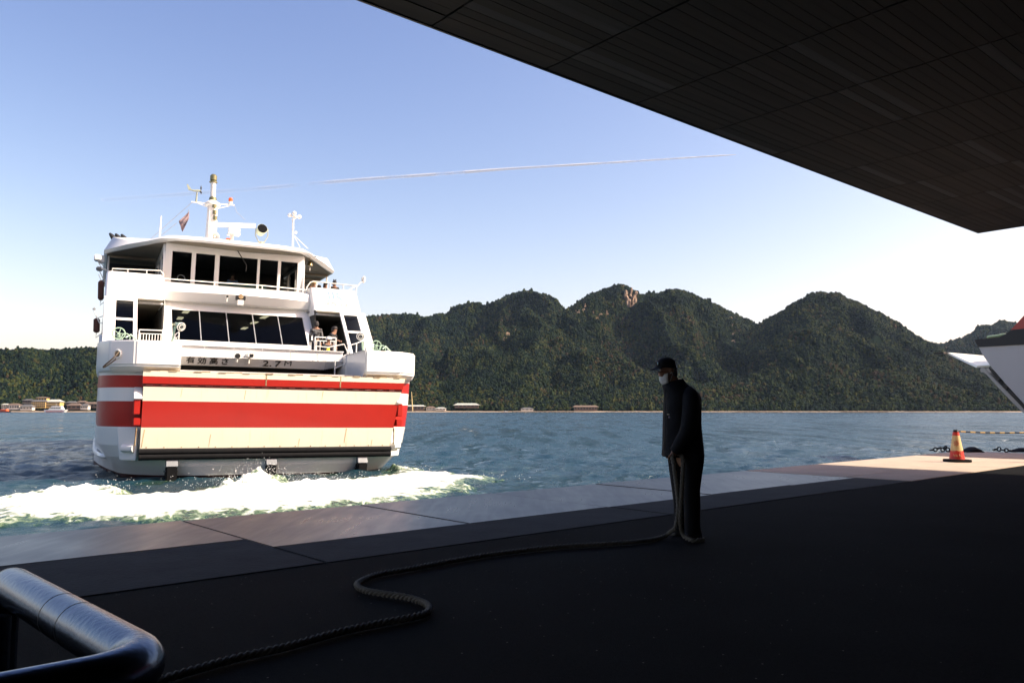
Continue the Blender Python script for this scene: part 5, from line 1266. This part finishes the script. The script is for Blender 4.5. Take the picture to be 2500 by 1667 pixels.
# ================================================================== FOAM thrown up by the ferry
def foam():
    px = [(-120, 1226), (0, 1221), (50, 1212), (134, 1205), (178, 1203), (232, 1199), (268, 1201), (312, 1202), (342, 1211), (402, 1209), (446, 1200), (521, 1190), (565, 1182), (610, 1176), (649, 1174), (690, 1182), (734, 1184), (785, 1178), (839, 1174), (905, 1165), (928, 1156), (943, 1143), (958, 1137), (987, 1144), (1038, 1144), (1077, 1155), (1136, 1162), (1210, 1165), (1240, 1162), (1249, 1170), (1225, 1179), (1166, 1191), (1190, 1200), (1120, 1207), (1060, 1230), (700, 1262), (560, 1272), (470, 1274), (380, 1280), (250, 1281), (120, 1283), (0, 1290), (-120, 1300)]
    poly = np.array([tuple(G(x, y, WZ))[:2] for x, y in px])
    st = .05
    xs = np.arange(-15.5, 1.6, st); ys = np.arange(12.0, 31.5, st)
    X, Y = np.meshgrid(xs, ys)
    ins = np.zeros(X.shape, bool); dist = np.full(X.shape, 1e9)
    for (x0, y0), (x1, y1) in zip(poly, np.roll(poly, -1, 0)):
        c = ((y0 > Y) != (y1 > Y)) & (X < (x1 - x0) * (Y - y0) / (y1 - y0 + 1e-12) + x0); ins ^= c
        dx, dy = x1 - x0, y1 - y0; t = np.clip(((X - x0) * dx + (Y - y0) * dy) / (dx * dx + dy * dy + 1e-12), 0, 1)
        dist = np.minimum(dist, np.hypot(X - x0 - t * dx, Y - y0 - t * dy))
    sd = np.where(ins, dist, -dist)
    wx, wy = X + .8 * (fbm(X * .8, Y * .8, 3) - .5), Y + .8 * (fbm(X * .8 + 9, Y * .8 + 4, 3) - .5)
    n1 = fbm(wx * .9, wy * .9, 5); n2 = fbm(wx * 3.1 + 5, wy * 3.1, 4); n3 = 1 - np.abs(2 * fbm(wx * 1.7 + 30, wy * 1.7 + 8, 4) - 1)
    sdn = sd + (n1 - .5) * 1.3 + (n2 - .5) * .8
    f = np.clip(sdn / .9, 0, 1); f = f * f * (3 - 2 * f)
    # plumes in front of the fenders
    plume = np.zeros(X.shape)
    for x, y, s_, a in ((640, 1186, .9, .24), (560, 1192, 1.2, .16), (760, 1190, 1.4, .12), (960, 1150, .7, .16), (1110, 1165, .9, .12), (1235, 1167, .5, .12), (250, 1212, 1.0, .16), (120, 1216, 1.2, .14), (1180, 1196, .5, .10), (430, 1215, .8, .05)):
        c = G(x, y, WZ); plume += a * np.exp(-((X - c.x) ** 2 + (Y - c.y) ** 2) / (2 * (s_ * .6) ** 2))
    H = f * (.03 + .09 * n3 + .10 * (n2 - .4) + plume * (.30 + .9 * n3 * n2 * 1.6) + .05 * (fbm(X * 6, Y * 6, 3) - .3)) - .035
    H = np.maximum(H, np.clip(sd - .25, 0, .7) * .24 - .03)
    dens = np.clip(sdn / 1.9, 0, 1) * np.clip(.25 + 1.7 * (n3 - .35) + .9 * (n2 - .5) + .75 * np.clip(sd / 2.8, 0, 1) + plume * 2, 0, 1)
    dens = np.clip(dens * 1.12 - .04, 0, 1)
    ny, nx = X.shape; idx = -np.ones(X.shape, int)
    keep = H > -.034; k2 = keep.copy()
    k2[1:] |= keep[:-1]; k2[:-1] |= keep[1:]; k2[:, 1:] |= keep[:, :-1]; k2[:, :-1] |= keep[:, 1:]
    idx[k2] = np.arange(k2.sum())
    V = np.stack([X[k2], Y[k2], H[k2] + WZ], -1)
    q = k2[:-1, :-1] & k2[1:, :-1] & k2[:-1, 1:] & k2[1:, 1:]
    i, j = np.nonzero(q)
    Fc = np.stack([idx[i, j], idx[i, j + 1], idx[i + 1, j + 1], idx[i + 1, j]], -1)
    me = bpy.data.meshes.new('foam'); me.from_pydata(V.tolist(), [], Fc.tolist())
    at = me.attributes.new('dens', 'FLOAT', 'POINT'); at.data.foreach_set('value', dens[k2].astype(np.float32))
    me.polygons.foreach_set('use_smooth', [True] * len(me.polygons))
    m = bpy.data.materials.new('sea_foam'); m.use_nodes = True; nt = m.node_tree; b = nt.nodes['Principled BSDF']; L = nt.links.new
    a = nt.nodes.new('ShaderNodeAttribute'); a.attribute_name = 'dens'
    tc = nt.nodes.new('ShaderNodeTexCoord'); n = nt.nodes.new('ShaderNodeTexNoise'); n.inputs['Scale'].default_value = 5; n.inputs['Detail'].default_value = 8; n.inputs['Distortion'].default_value = .8; L(tc.outputs['Object'], n.inputs['Vector'])
    ma = nt.nodes.new('ShaderNodeMath'); ma.operation = 'MULTIPLY_ADD'; ma.inputs[1].default_value = 1.2; L(n.outputs['Fac'], ma.inputs[0])
    sb = nt.nodes.new('ShaderNodeMath'); sb.operation = 'SUBTRACT'; sb.inputs[1].default_value = .62; L(a.outputs['Fac'], sb.inputs[0]); L(sb.outputs[0], ma.inputs[2])
    r = nt.nodes.new('ShaderNodeValToRGB'); r.color_ramp.elements[0].position = .12; r.color_ramp.elements[0].color = (.020, .050, .038, 1); r.color_ramp.elements[1].position = .62; r.color_ramp.elements[1].color = (.84, .84, .80, 1)
    e = r.color_ramp.elements.new(.30); e.color = (.13, .19, .10, 1)
    L(ma.outputs[0], r.inputs[0]); L(r.outputs[0], b.inputs['Base Color'])
    mr = nt.nodes.new('ShaderNodeMapRange'); mr.inputs['From Min'].default_value = .1; mr.inputs['From Max'].default_value = .5; mr.inputs['To Min'].default_value = .08; mr.inputs['To Max'].default_value = .9; L(ma.outputs[0], mr.inputs['Value']); L(mr.outputs[0], b.inputs['Roughness'])
    n4 = nt.nodes.new('ShaderNodeTexNoise'); n4.inputs['Scale'].default_value = 14; n4.inputs['Detail'].default_value = 6; L(tc.outputs['Object'], n4.inputs['Vector'])
    bp = nt.nodes.new('ShaderNodeBump'); bp.inputs['Strength'].default_value = .7; bp.inputs['Distance'].default_value = .06; L(n4.outputs['Fac'], bp.inputs['Height']); L(bp.outputs[0], b.inputs['Normal'])
    me.materials.append(m)
    o = bpy.data.objects.new('foam', me); COL.objects.link(o)
    tag(o, 'white churned foam on the water between ferry and pier', 'foam', kind='stuff')
    # spray drops
    rg = np.random.default_rng(5); S_ = MB()
    srcs = [(640, 1168, .45, .26, 320), (575, 1178, .5, .15, 150), (730, 1172, .6, .14, 200), (830, 1168, .5, .12, 90), (300, 1192, .8, .15, 60), (170, 1196, .8, .12, 40), (1200, 1163, .6, .08, 50), (1010, 1142, .5, .06, 40), (480, 1186, .8, .14, 60)]
    oct_ = [(1, 0, 0), (-1, 0, 0), (0, 1, 0), (0, -1, 0), (0, 0, 1), (0, 0, -1)]; of = [(0, 2, 4), (2, 1, 4), (1, 3, 4), (3, 0, 4), (2, 0, 5), (1, 2, 5), (3, 1, 5), (0, 3, 5)]
    for x, y, s_, hz, cnt in srcs:
        c = G(x, y + 12, WZ)
        for _ in range(cnt):
            p = Vector((c.x + rg.normal() * s_, c.y + rg.normal() * .35, WZ + .12 + abs(rg.normal()) * hz)); rr_ = rg.uniform(.004, .011) * (1.5 if rg.random() < .06 else 1)
            S_.add([(p.x + a_[0] * rr_, p.y + a_[1] * rr_, p.z + a_[2] * rr_ * rg.uniform(.8, 1.8)) for a_ in oct_], of)
    dm = mat('spray_water', (.85, .86, .84), .4)
    tag(S_.build('spray', dm, smooth=0), 'fine white spray drops flying up below the bow ramp', 'spray', kind='stuff')
foam()

# ================================================================== SECOND FERRY, bow at the right edge
F2 = D(2384, 838, 27.5); F2P, F2Q = F2.dot(PV), F2.dot(QV)
fer2 = empty('moored_ferry', PQ(F2P, F2Q, WZ), math.atan2(-.748, .664))           # local x aft (away from the water), y to the far side, z up
tag(fer2, 'black and white ferry bow with red upperworks at the right edge', 'ferry')
AX2 = -QV; AY2 = PV
def f2(x, y, dp=0.0):           # pixel on the ferry's near side (or dp further in) -> local coordinates
    d = ray(x, y); c0 = Vector((0, 0, CAMZ)); t = (F2P + dp - c0.dot(PV)) / d.dot(PV); P = c0 + d * t - PQ(F2P, F2Q, WZ)
    return Vector((P.dot(AX2), P.dot(AY2), P.z))
H2W = paint('grey_white_hull_paint', (.50, .49, .47), streak=.2, dirt=(.25, .22, .18)); H2K = mat('black_hull_paint', (.010, .010, .011), .45); H2R = paint('red_upperworks_paint', (.42, .015, .01))
def plate(poly, y0, y1, nm, m, bevel=0.0, parent=None):
    return MB().loft([[(p.x, y0, p.z) for p in poly], [(p.x, y1, p.z) for p in poly]]).build(nm, m, parent or fer2, bevel, 30)
stem = [f2(2389, 847), f2(2400, 868), f2(2420, 896), f2(2450, 931), f2(2480, 964), f2(2500, 986)]
s0, s1 = stem[-2], stem[-1]; low = s1 + (s1 - s0).normalized() * ((s1.z + .5) / max(.1, -(s1 - s0).normalized().z))
blk_r = f2(2500, 840); AFT = 34.0
hullp = stem + [low, Vector((AFT, 0, low.z)), Vector((AFT, 0, blk_r.z))]
h2 = plate(hullp, 0, 10.2, 'hull', H2W)
bk = [f2(2380, 829), f2(2410, 826), f2(2439, 823), f2(2455, 816), f2(2468, 807), f2(2474, 805)]
bk = [stem[0] + Vector((0, 0, .004))] + bk + [Vector((bk[-1].x + .5, 0, bk[-1].z + .02)), Vector((AFT, 0, bk[-1].z + .02)), Vector((AFT, 0, blk_r.z + .004))]
plate(bk, -.04, 10.24, 'black_gunwale', H2K)
rd = [f2(2467, 806.5), f2(2500, 770), f2(2520, 748)]; zt = rd[-1].z
rd = [Vector((bk[5].x + .02, 0, bk[6].z + .004))] + rd + [Vector((rd[-1].x + 2.5, 0, 10.2)), Vector((AFT - 6, 0, 10.2)), Vector((AFT - 6, 0, bk[6].z + .03))]  # out-of-view height raised so the shadow reaches the pier end
plate(rd, -.02, 10.2, 'red_upperworks', H2R)
wh2 = plate([Vector((7, 0, 10.2)), Vector((8.5, 0, 12.8)), Vector((18, 0, 12.8)), Vector((18, 0, 10.2))], 2, 8.2, 'wheelhouse', WHITE)  # unseen, set high to lengthen that shadow
for k in range(6): MB().box((14 + k * 2.2, -.045, 6.4), (15.4 + k * 2.2, -.025, 7.2)).build('side_window', LAMPG, fer2, smooth=0)
# ramp gear ahead of the stem
def band(a, b, w0, w1, y0, y1, nm, m):
    return plate([a + Vector((0, 0, 0)), b, b + Vector((-w1, 0, -w1 * .9)), a + Vector((-w0, 0, -w0 * .9))], y0, y1, nm, m, .02)
rmp = plate([f2(2391, 898, .95), f2(2402, 897, .95), f2(2420, 918, .95), f2(2455, 952, .95), f2(2497, 994, .95), f2(2512, 1012, .95), f2(2494, 1006, .95), f2(2460, 972, .95), f2(2430, 940, .95), f2(2412, 920, .95), f2(2401, 909, .95), f2(2392, 908, .95)], 1.0, 9.2, 'bow_ramp', H2W, .02)
plate([f2(2414, 898, .95), f2(2421, 899, .95), f2(2446, 925, .95), f2(2437, 930, .95)], .9, 9.0, 'ramp_seal', H2K)
plate([f2(2452, 936, .95), f2(2462, 944, .95), f2(2458, 953, .95), f2(2448, 944, .95)], .9, 9.0, 'ramp_seal', H2K)
plate([f2(2464, 947, .95), f2(2504, 992, .95), f2(2502, 1000, .95), f2(2460, 955, .95)], .9, 9.0, 'ramp_seal', H2K)
A2, B2, C2_, D2 = f2(2314, 860, 8.6), f2(2404, 868, 8.6), f2(2419, 891, 1.0), f2(2386, 893, 1.0)
up_ = Vector((-.04, 0, -.07))
MB().hexa([D2, C2_, B2, A2, D2 + up_, C2_ + up_, B2 + up_, A2 + up_]).build('ramp_flap', CREAM, fer2, .01)
MB().hexa([A2 + Vector((-.5, 0, -.02)), A2, A2 + Vector((0, -.5, 0)), A2 + Vector((-.4, -.5, -.03)), A2 + Vector((-.5, 0, -.08)), A2 + Vector((0, 0, -.10)), A2 + Vector((0, -.5, -.10)), A2 + Vector((-.4, -.5, -.09))]).build('flap_tip', H2K, fer2)
plate([f2(2402, 893), f2(2416, 893), f2(2412, 903), f2(2406, 901)], 1.0, 1.4, 'flap_hinge', GREENP)
coil = MB()
for (x, y) in ((2421, 823), (2428, 822), (2436, 821), (2444, 820), (2450, 818)): coil.ball(tuple(f2(x, y, .8)), (.16, .2, .07), 10, 6)
coil.build('coiled_line', mat('pale_green_line', (.55, .68, .35), .8), fer2)

# ================================================================== FAR SHORE: houses, boats, rafts
M_ROOFS = [mat('grey_tile_roof', (.10, .10, .10), .7, var=.2, scale=.8), mat('brown_tile_roof', (.14, .10, .075), .7, var=.2, scale=.8), mat('pale_metal_roof', (.42, .43, .38), .5, var=.15, scale=.5)]
M_WALLS = [mat('white_plaster', (.62, .58, .50), .8, var=.12, scale=.3), mat('ochre_plaster', (.55, .38, .14), .8, var=.15, scale=.3), mat('weathered_timber', (.14, .10, .075), .85, var=.25, scale=.5)]
M_PANE = mat('dark_pane', (.03, .035, .04), .15)
CLEAR = []
def house(x0, x1, yb, ye, yr, d, wm, rm, label, floors=1, nwin=4, hip=.25, bld='house', dep=9):
    c = D((x0 + x1) / 2, 1003, d); k = d / F; w = (x1 - x0) * k; zb_ = CAMZ - (yb - 1003) * k; he = (yb - ye) * k; hr = (ye - yr) * k
    h = empty(bld, (c.x, d, zb_)); CLEAR.append((c.x, d, w * .62 + 5, 14))
    MB().box((-w / 2, 0, -1.5), (w / 2, dep, he)).build('wall', M_WALLS[wm], h, smooth=0)
    o_ = .06 * w + .4; r0 = [(-w / 2 - o_, -.8, he + .01), (w / 2 + o_, -.8, he + .01), (w / 2 + o_, dep + .8, he + .01), (-w / 2 - o_, dep + .8, he + .01)]
    r1 = [(-w / 2 + w * hip, dep * .42, he + hr), (w / 2 - w * hip, dep * .42, he + hr), (w / 2 - w * hip, dep * .58, he + hr), (-w / 2 + w * hip, dep * .58, he + hr)]
    MB().loft([r0, [(x, y, z + .25) for x, y, z in r0], r1]).build('roof', M_ROOFS[rm], h, smooth=0)
    fh = he / floors
    for f in range(floors):
        for q in range(nwin):
            cx = -w / 2 + w * (q + .5) / nwin; ww = w / nwin * .32
            wn_ = MB().box((cx - ww, -.06, f * fh + fh * .3), (cx + ww, -.02, f * fh + fh * .8)).build('window', M_PANE, h, smooth=0)
        if floors > 1: MB().box((-w / 2 - .3, -.7, (f + 1) * fh - .25), (w / 2 + .3, -.001, (f + 1) * fh)).build('balcony', M_WALLS[0 if wm else 1], h, smooth=0)
    return tag(h, label, 'house' if bld == 'house' else 'building')
SH = 1462
house(3, 17, 998, 988, 985, SH + 4, 0, 2, 'white two-storey shore house at the far left of the town', 2, 3)
house(16, 46, 998, 989, 984.5, SH, 0, 1, 'cream shore house with brown roof at the left of the town', 1, 5)
house(48, 78, 999, 993, 987, SH - 2, 0, 0, 'low white shore house with wide grey roof left of the hotel', 1, 4)
house(54, 78, 990, 977, 974, SH + 40, 2, 0, 'dark house block behind the shore, left of the hotel', 2, 4)
house(76, 110, 994, 980, 976, SH + 22, 1, 0, 'ochre hotel block with balconies in the town', 3, 7, .15, 'hotel', 14)
house(86, 112, 978, 971, 968.5, SH + 40, 1, 1, 'upper hotel tower with wide flat brown roof', 1, 4, .3, 'hotel', 10)
house(112, 145, 994, 981, 975, SH + 24, 1, 2, 'ochre hotel wing with pale metal roof', 2, 7, .2, 'hotel', 14)
house(163, 196, 998, 990, 984, SH, 2, 1, 'timber shore house with brown hip roof right of the moored boat', 1, 3)
house(160, 184, 988, 983, 979, SH + 30, 2, 0, 'grey-roofed house behind the timber shore house', 1, 3)
house(186, 208, 987, 982, 978, SH + 34, 2, 1, 'brown-roofed house on the upper row beside the ferry', 1, 3)
house(196, 214, 998, 990, 986, SH, 0, 0, 'cream house low by the beach just left of the ferry', 1, 4)
house(206, 236, 994, 986, 981, SH + 14, 2, 1, 'brown-roofed house half hidden by the ferry hull', 1, 4)
house(985, 1035, 1000, 992, 988.5, SH, 2, 2, 'long shore shed with pale roof at the right of the ferry', 1, 6, .05)
house(1040, 1062, 999, 996, 991.5, SH, 0, 1, 'small cream cottage right of the long pale-roofed shed', 1, 3)
house(1064, 1088, 1000, 997, 994, SH - 4, 0, 2, 'white-roofed hut by the water among the trees', 1, 3)
house(1110, 1168, 994, 989, 984, SH + 20, 2, 2, 'villa with pale roof behind trees on the far shore', 1, 6, .12)
house(1272, 1302, 1001, 998, 994.5, SH, 0, 0, 'pair-windowed white hut at the middle of the far shore', 1, 3)
house(1402, 1458, 1001, 993.5, 989.5, SH, 2, 1, 'long brown boathouse with flat roof on the far shore', 1, 8, .04)
M_RAFT = mat('raft_timber', (.16, .13, .10), .9, var=.3, scale=.4); M_RAFTL = mat('pale_raft_floats', (.55, .46, .36), .8, var=.3, scale=.3)
RAFTS = []
for k, (x0, x1, d, m) in enumerate(((1250, 1330, 1100, 0), (1330, 1400, 1060, 0), (1480, 1560, 1150, 1), (1590, 1680, 1040, 1), (1720, 1800, 1000, 1), (1800, 1905, 960, 0), (1900, 1990, 1090, 1), (1985, 2060, 1000, 1), (2060, 2160, 980, 0), (2150, 2250, 1090, 1), (2230, 2330, 1000, 1), (2330, 2440, 1060, 1), (1100, 1180, 1180, 1))):
    a, b = D(x0, 1003, d), D(x1, 1003, d); r = empty('oyster_raft', ((a.x + b.x) / 2, d, WZ)); w = (b.x - a.x) / 2
    rg2 = np.random.default_rng(k)
    for q in range(9): x = -w + 2 * w * q / 8; MB().box((x - .4, -9, .12), (x + .4, 9, .55)).build('pole', M_RAFT, r, smooth=0)
    for q in range(3): MB().box((-w, -8 + q * 8 - .4, .56), (w, -8 + q * 8 + .4, .95 + .3 * rg2.random())).build('beam', [M_RAFT, M_RAFTL][m], r, smooth=0)
    for q in range(6): x = -w + 2 * w * (q + .5) / 6; MB().box((x - 1.5, -6, -.3), (x + 1.5, 6, .35)).build('float', M_RAFTL, r, smooth=0)
    RAFTS.append((x0, r))
RAFTS.sort(key=lambda t: t[0])
for (x0, r), w_ in zip(RAFTS, ('first', 'second', 'third', 'fourth', 'fifth', 'sixth', 'seventh', 'eighth', 'ninth', 'tenth', 'eleventh', 'twelfth', 'thirteenth')):
    tag(r, f'low timber oyster raft off the far shore, {w_} from the left', 'raft', 'oyster rafts off the far shore')
# far boats
def far_boat(x0, x1, d, label, hullm, topm, hh, th):
    a, b = D(x0, 1003, d), D(x1, 1003, d); w = (b.x - a.x) / 2; o = empty('boat', ((a.x + b.x) / 2, d, WZ))
    MB().loft([[(-w * .9, -4, -.3), (w * .85, -4, -.3), (w * .85, 4, -.3), (-w * .9, 4, -.3)], [(-w, -4.5, hh), (w, -4.5, hh), (w, 4.5, hh), (-w, 4.5, hh)]]).build('hull', hullm, o, smooth=0)
    MB().box((-w * .8, -4.55, hh * .15), (w * .8, -4.40, hh * .4)).build('hull_stripe', H2R, o, smooth=0)
    MB().loft([[(-w * .62, -3.5, hh), (w * .7, -3.5, hh), (w * .7, 3.5, hh), (-w * .62, 3.5, hh)], [(-w * .3, -3.2, hh + th), (w * .55, -3.2, hh + th), (w * .55, 3.2, hh + th), (-w * .3, 3.2, hh + th)]]).build('deckhouse', topm, o, smooth=0)
    for q in range(6): MB().box((-w * .4 + q * w * .16, -3.75, hh + th * .3), (-w * .4 + q * w * .16 + w * .1, -3.42, hh + th * .65)).build('window', M_PANE, o, smooth=0)
    MB().tube([(0, 0, hh + th), (0, 0, hh + th * 1.8)], .15, 6).build('mast', WHITE, o)
    tag(o, label, 'boat')
far_boat(110, 163, 1380, 'white car ferry moored before the hotel on the far shore', WHITE, WHITE, 4.5, 6)
far_boat(-6, 24, 1360, 'small dark boat with orange deckhouse at the far left shore', BLACKP, ORANGE, 2, 3)
far_boat(1224, 1244, 1100, 'small yellowish work boat near the middle of the far shore', M_CCREAM, WHITE, .8, 1.0)
# great gate-like pole in front of the far shore, right of the ferry
g0 = D(1003, 1003, 1300); go_ = MB().tube([(0, 0, -2), (-2.5, 0, 36)], [1.2, .5], 8).build('shore_crane_pole', M_CCREAM); go_.location = ((g0.x + 3) * 1.12, 1456, WZ + 1); tag(go_, 'tall thin pale pole on the far shore beside the ferry', 'pole')
forest()

# ================================================================== CONTRAIL
ct = [(250, 489), (600, 463), (850, 441), (1090, 424), (1250, 412), (1500, 397), (1700, 384), (1797, 378)]
CD = 26000.0
cp_ = spline([D(x, y, CD) for x, y in ct], 10)
cm = bpy.data.materials.new('contrail_ice'); cm.use_nodes = True; nt = cm.node_tree; b = nt.nodes['Principled BSDF']; b.inputs['Base Color'].default_value = (.9, .9, .9, 1); b.inputs['Roughness'].default_value = 1; b.inputs['Specular IOR Level'].default_value = 0
tcx = nt.nodes.new('ShaderNodeTexCoord'); nz = nt.nodes.new('ShaderNodeTexNoise'); nz.inputs['Scale'].default_value = .0009; nz.inputs['Detail'].default_value = 5; nt.links.new(tcx.outputs['Object'], nz.inputs['Vector'])
lw = nt.nodes.new('ShaderNodeLayerWeight'); lw.inputs[0].default_value = .35
at_ = nt.nodes.new('ShaderNodeAttribute'); at_.attribute_name = 'age'
inv = nt.nodes.new('ShaderNodeMath'); inv.operation = 'SUBTRACT'; inv.inputs[0].default_value = 1; nt.links.new(lw.outputs['Facing'], inv.inputs[1])
m1 = nt.nodes.new('ShaderNodeMath'); m1.operation = 'MULTIPLY'; nt.links.new(inv.outputs[0], m1.inputs[0]); nt.links.new(at_.outputs['Fac'], m1.inputs[1])
m2 = nt.nodes.new('ShaderNodeMath'); m2.operation = 'MULTIPLY'; nt.links.new(m1.outputs[0], m2.inputs[0]); mr_ = nt.nodes.new('ShaderNodeMapRange'); mr_.inputs['From Min'].default_value = .25; mr_.inputs['From Max'].default_value = .55; nt.links.new(nz.outputs['Fac'], mr_.inputs['Value']); nt.links.new(mr_.outputs[0], m2.inputs[1])
nt.links.new(m2.outputs[0], b.inputs['Alpha'])
nR = len(cp_); rad_ = [float(np.interp(i / nR, [0, .55, .9, 1], [75, 48, 26, 6])) for i in range(nR)]
tr_ = MB().tube(cp_, rad_, 10).build('contrail', cm, smooth=80)
ag = tr_.data.attributes.new('age', 'FLOAT', 'POINT'); ag.data.foreach_set('value', [float(np.interp((i // 10) / nR, [0, .2, .5, .62, .64, .95, 1], [.05, .2, .6, .35, .6, .95, .8])) for i in range(nR * 10)])
tag(tr_, 'thin white aircraft contrail slanting across the blue sky', 'contrail', kind='stuff')

HAZE_D = 1.5e-5
# ================================================================== HAZE: the air over the strait
hz = bpy.data.materials.new('haze_air'); hz.use_nodes = True; nt = hz.node_tree
for n in list(nt.nodes):
    if n.type == 'BSDF_PRINCIPLED': nt.nodes.remove(n)
pv_ = nt.nodes.new('ShaderNodeVolumePrincipled'); pv_.inputs['Color'].default_value = (.55, .74, 1, 1); pv_.inputs['Density'].default_value = HAZE_D; pv_.inputs['Anisotropy'].default_value = .3
nt.links.new(pv_.outputs[0], nt.nodes['Material Output'].inputs['Volume'])
hb = MB().box((-9000, -300, -12), (9000, 7000, 760)).build('haze', hz, smooth=0); tag(hb, 'thin pale haze over the strait and the hills', 'haze', kind='stuff')
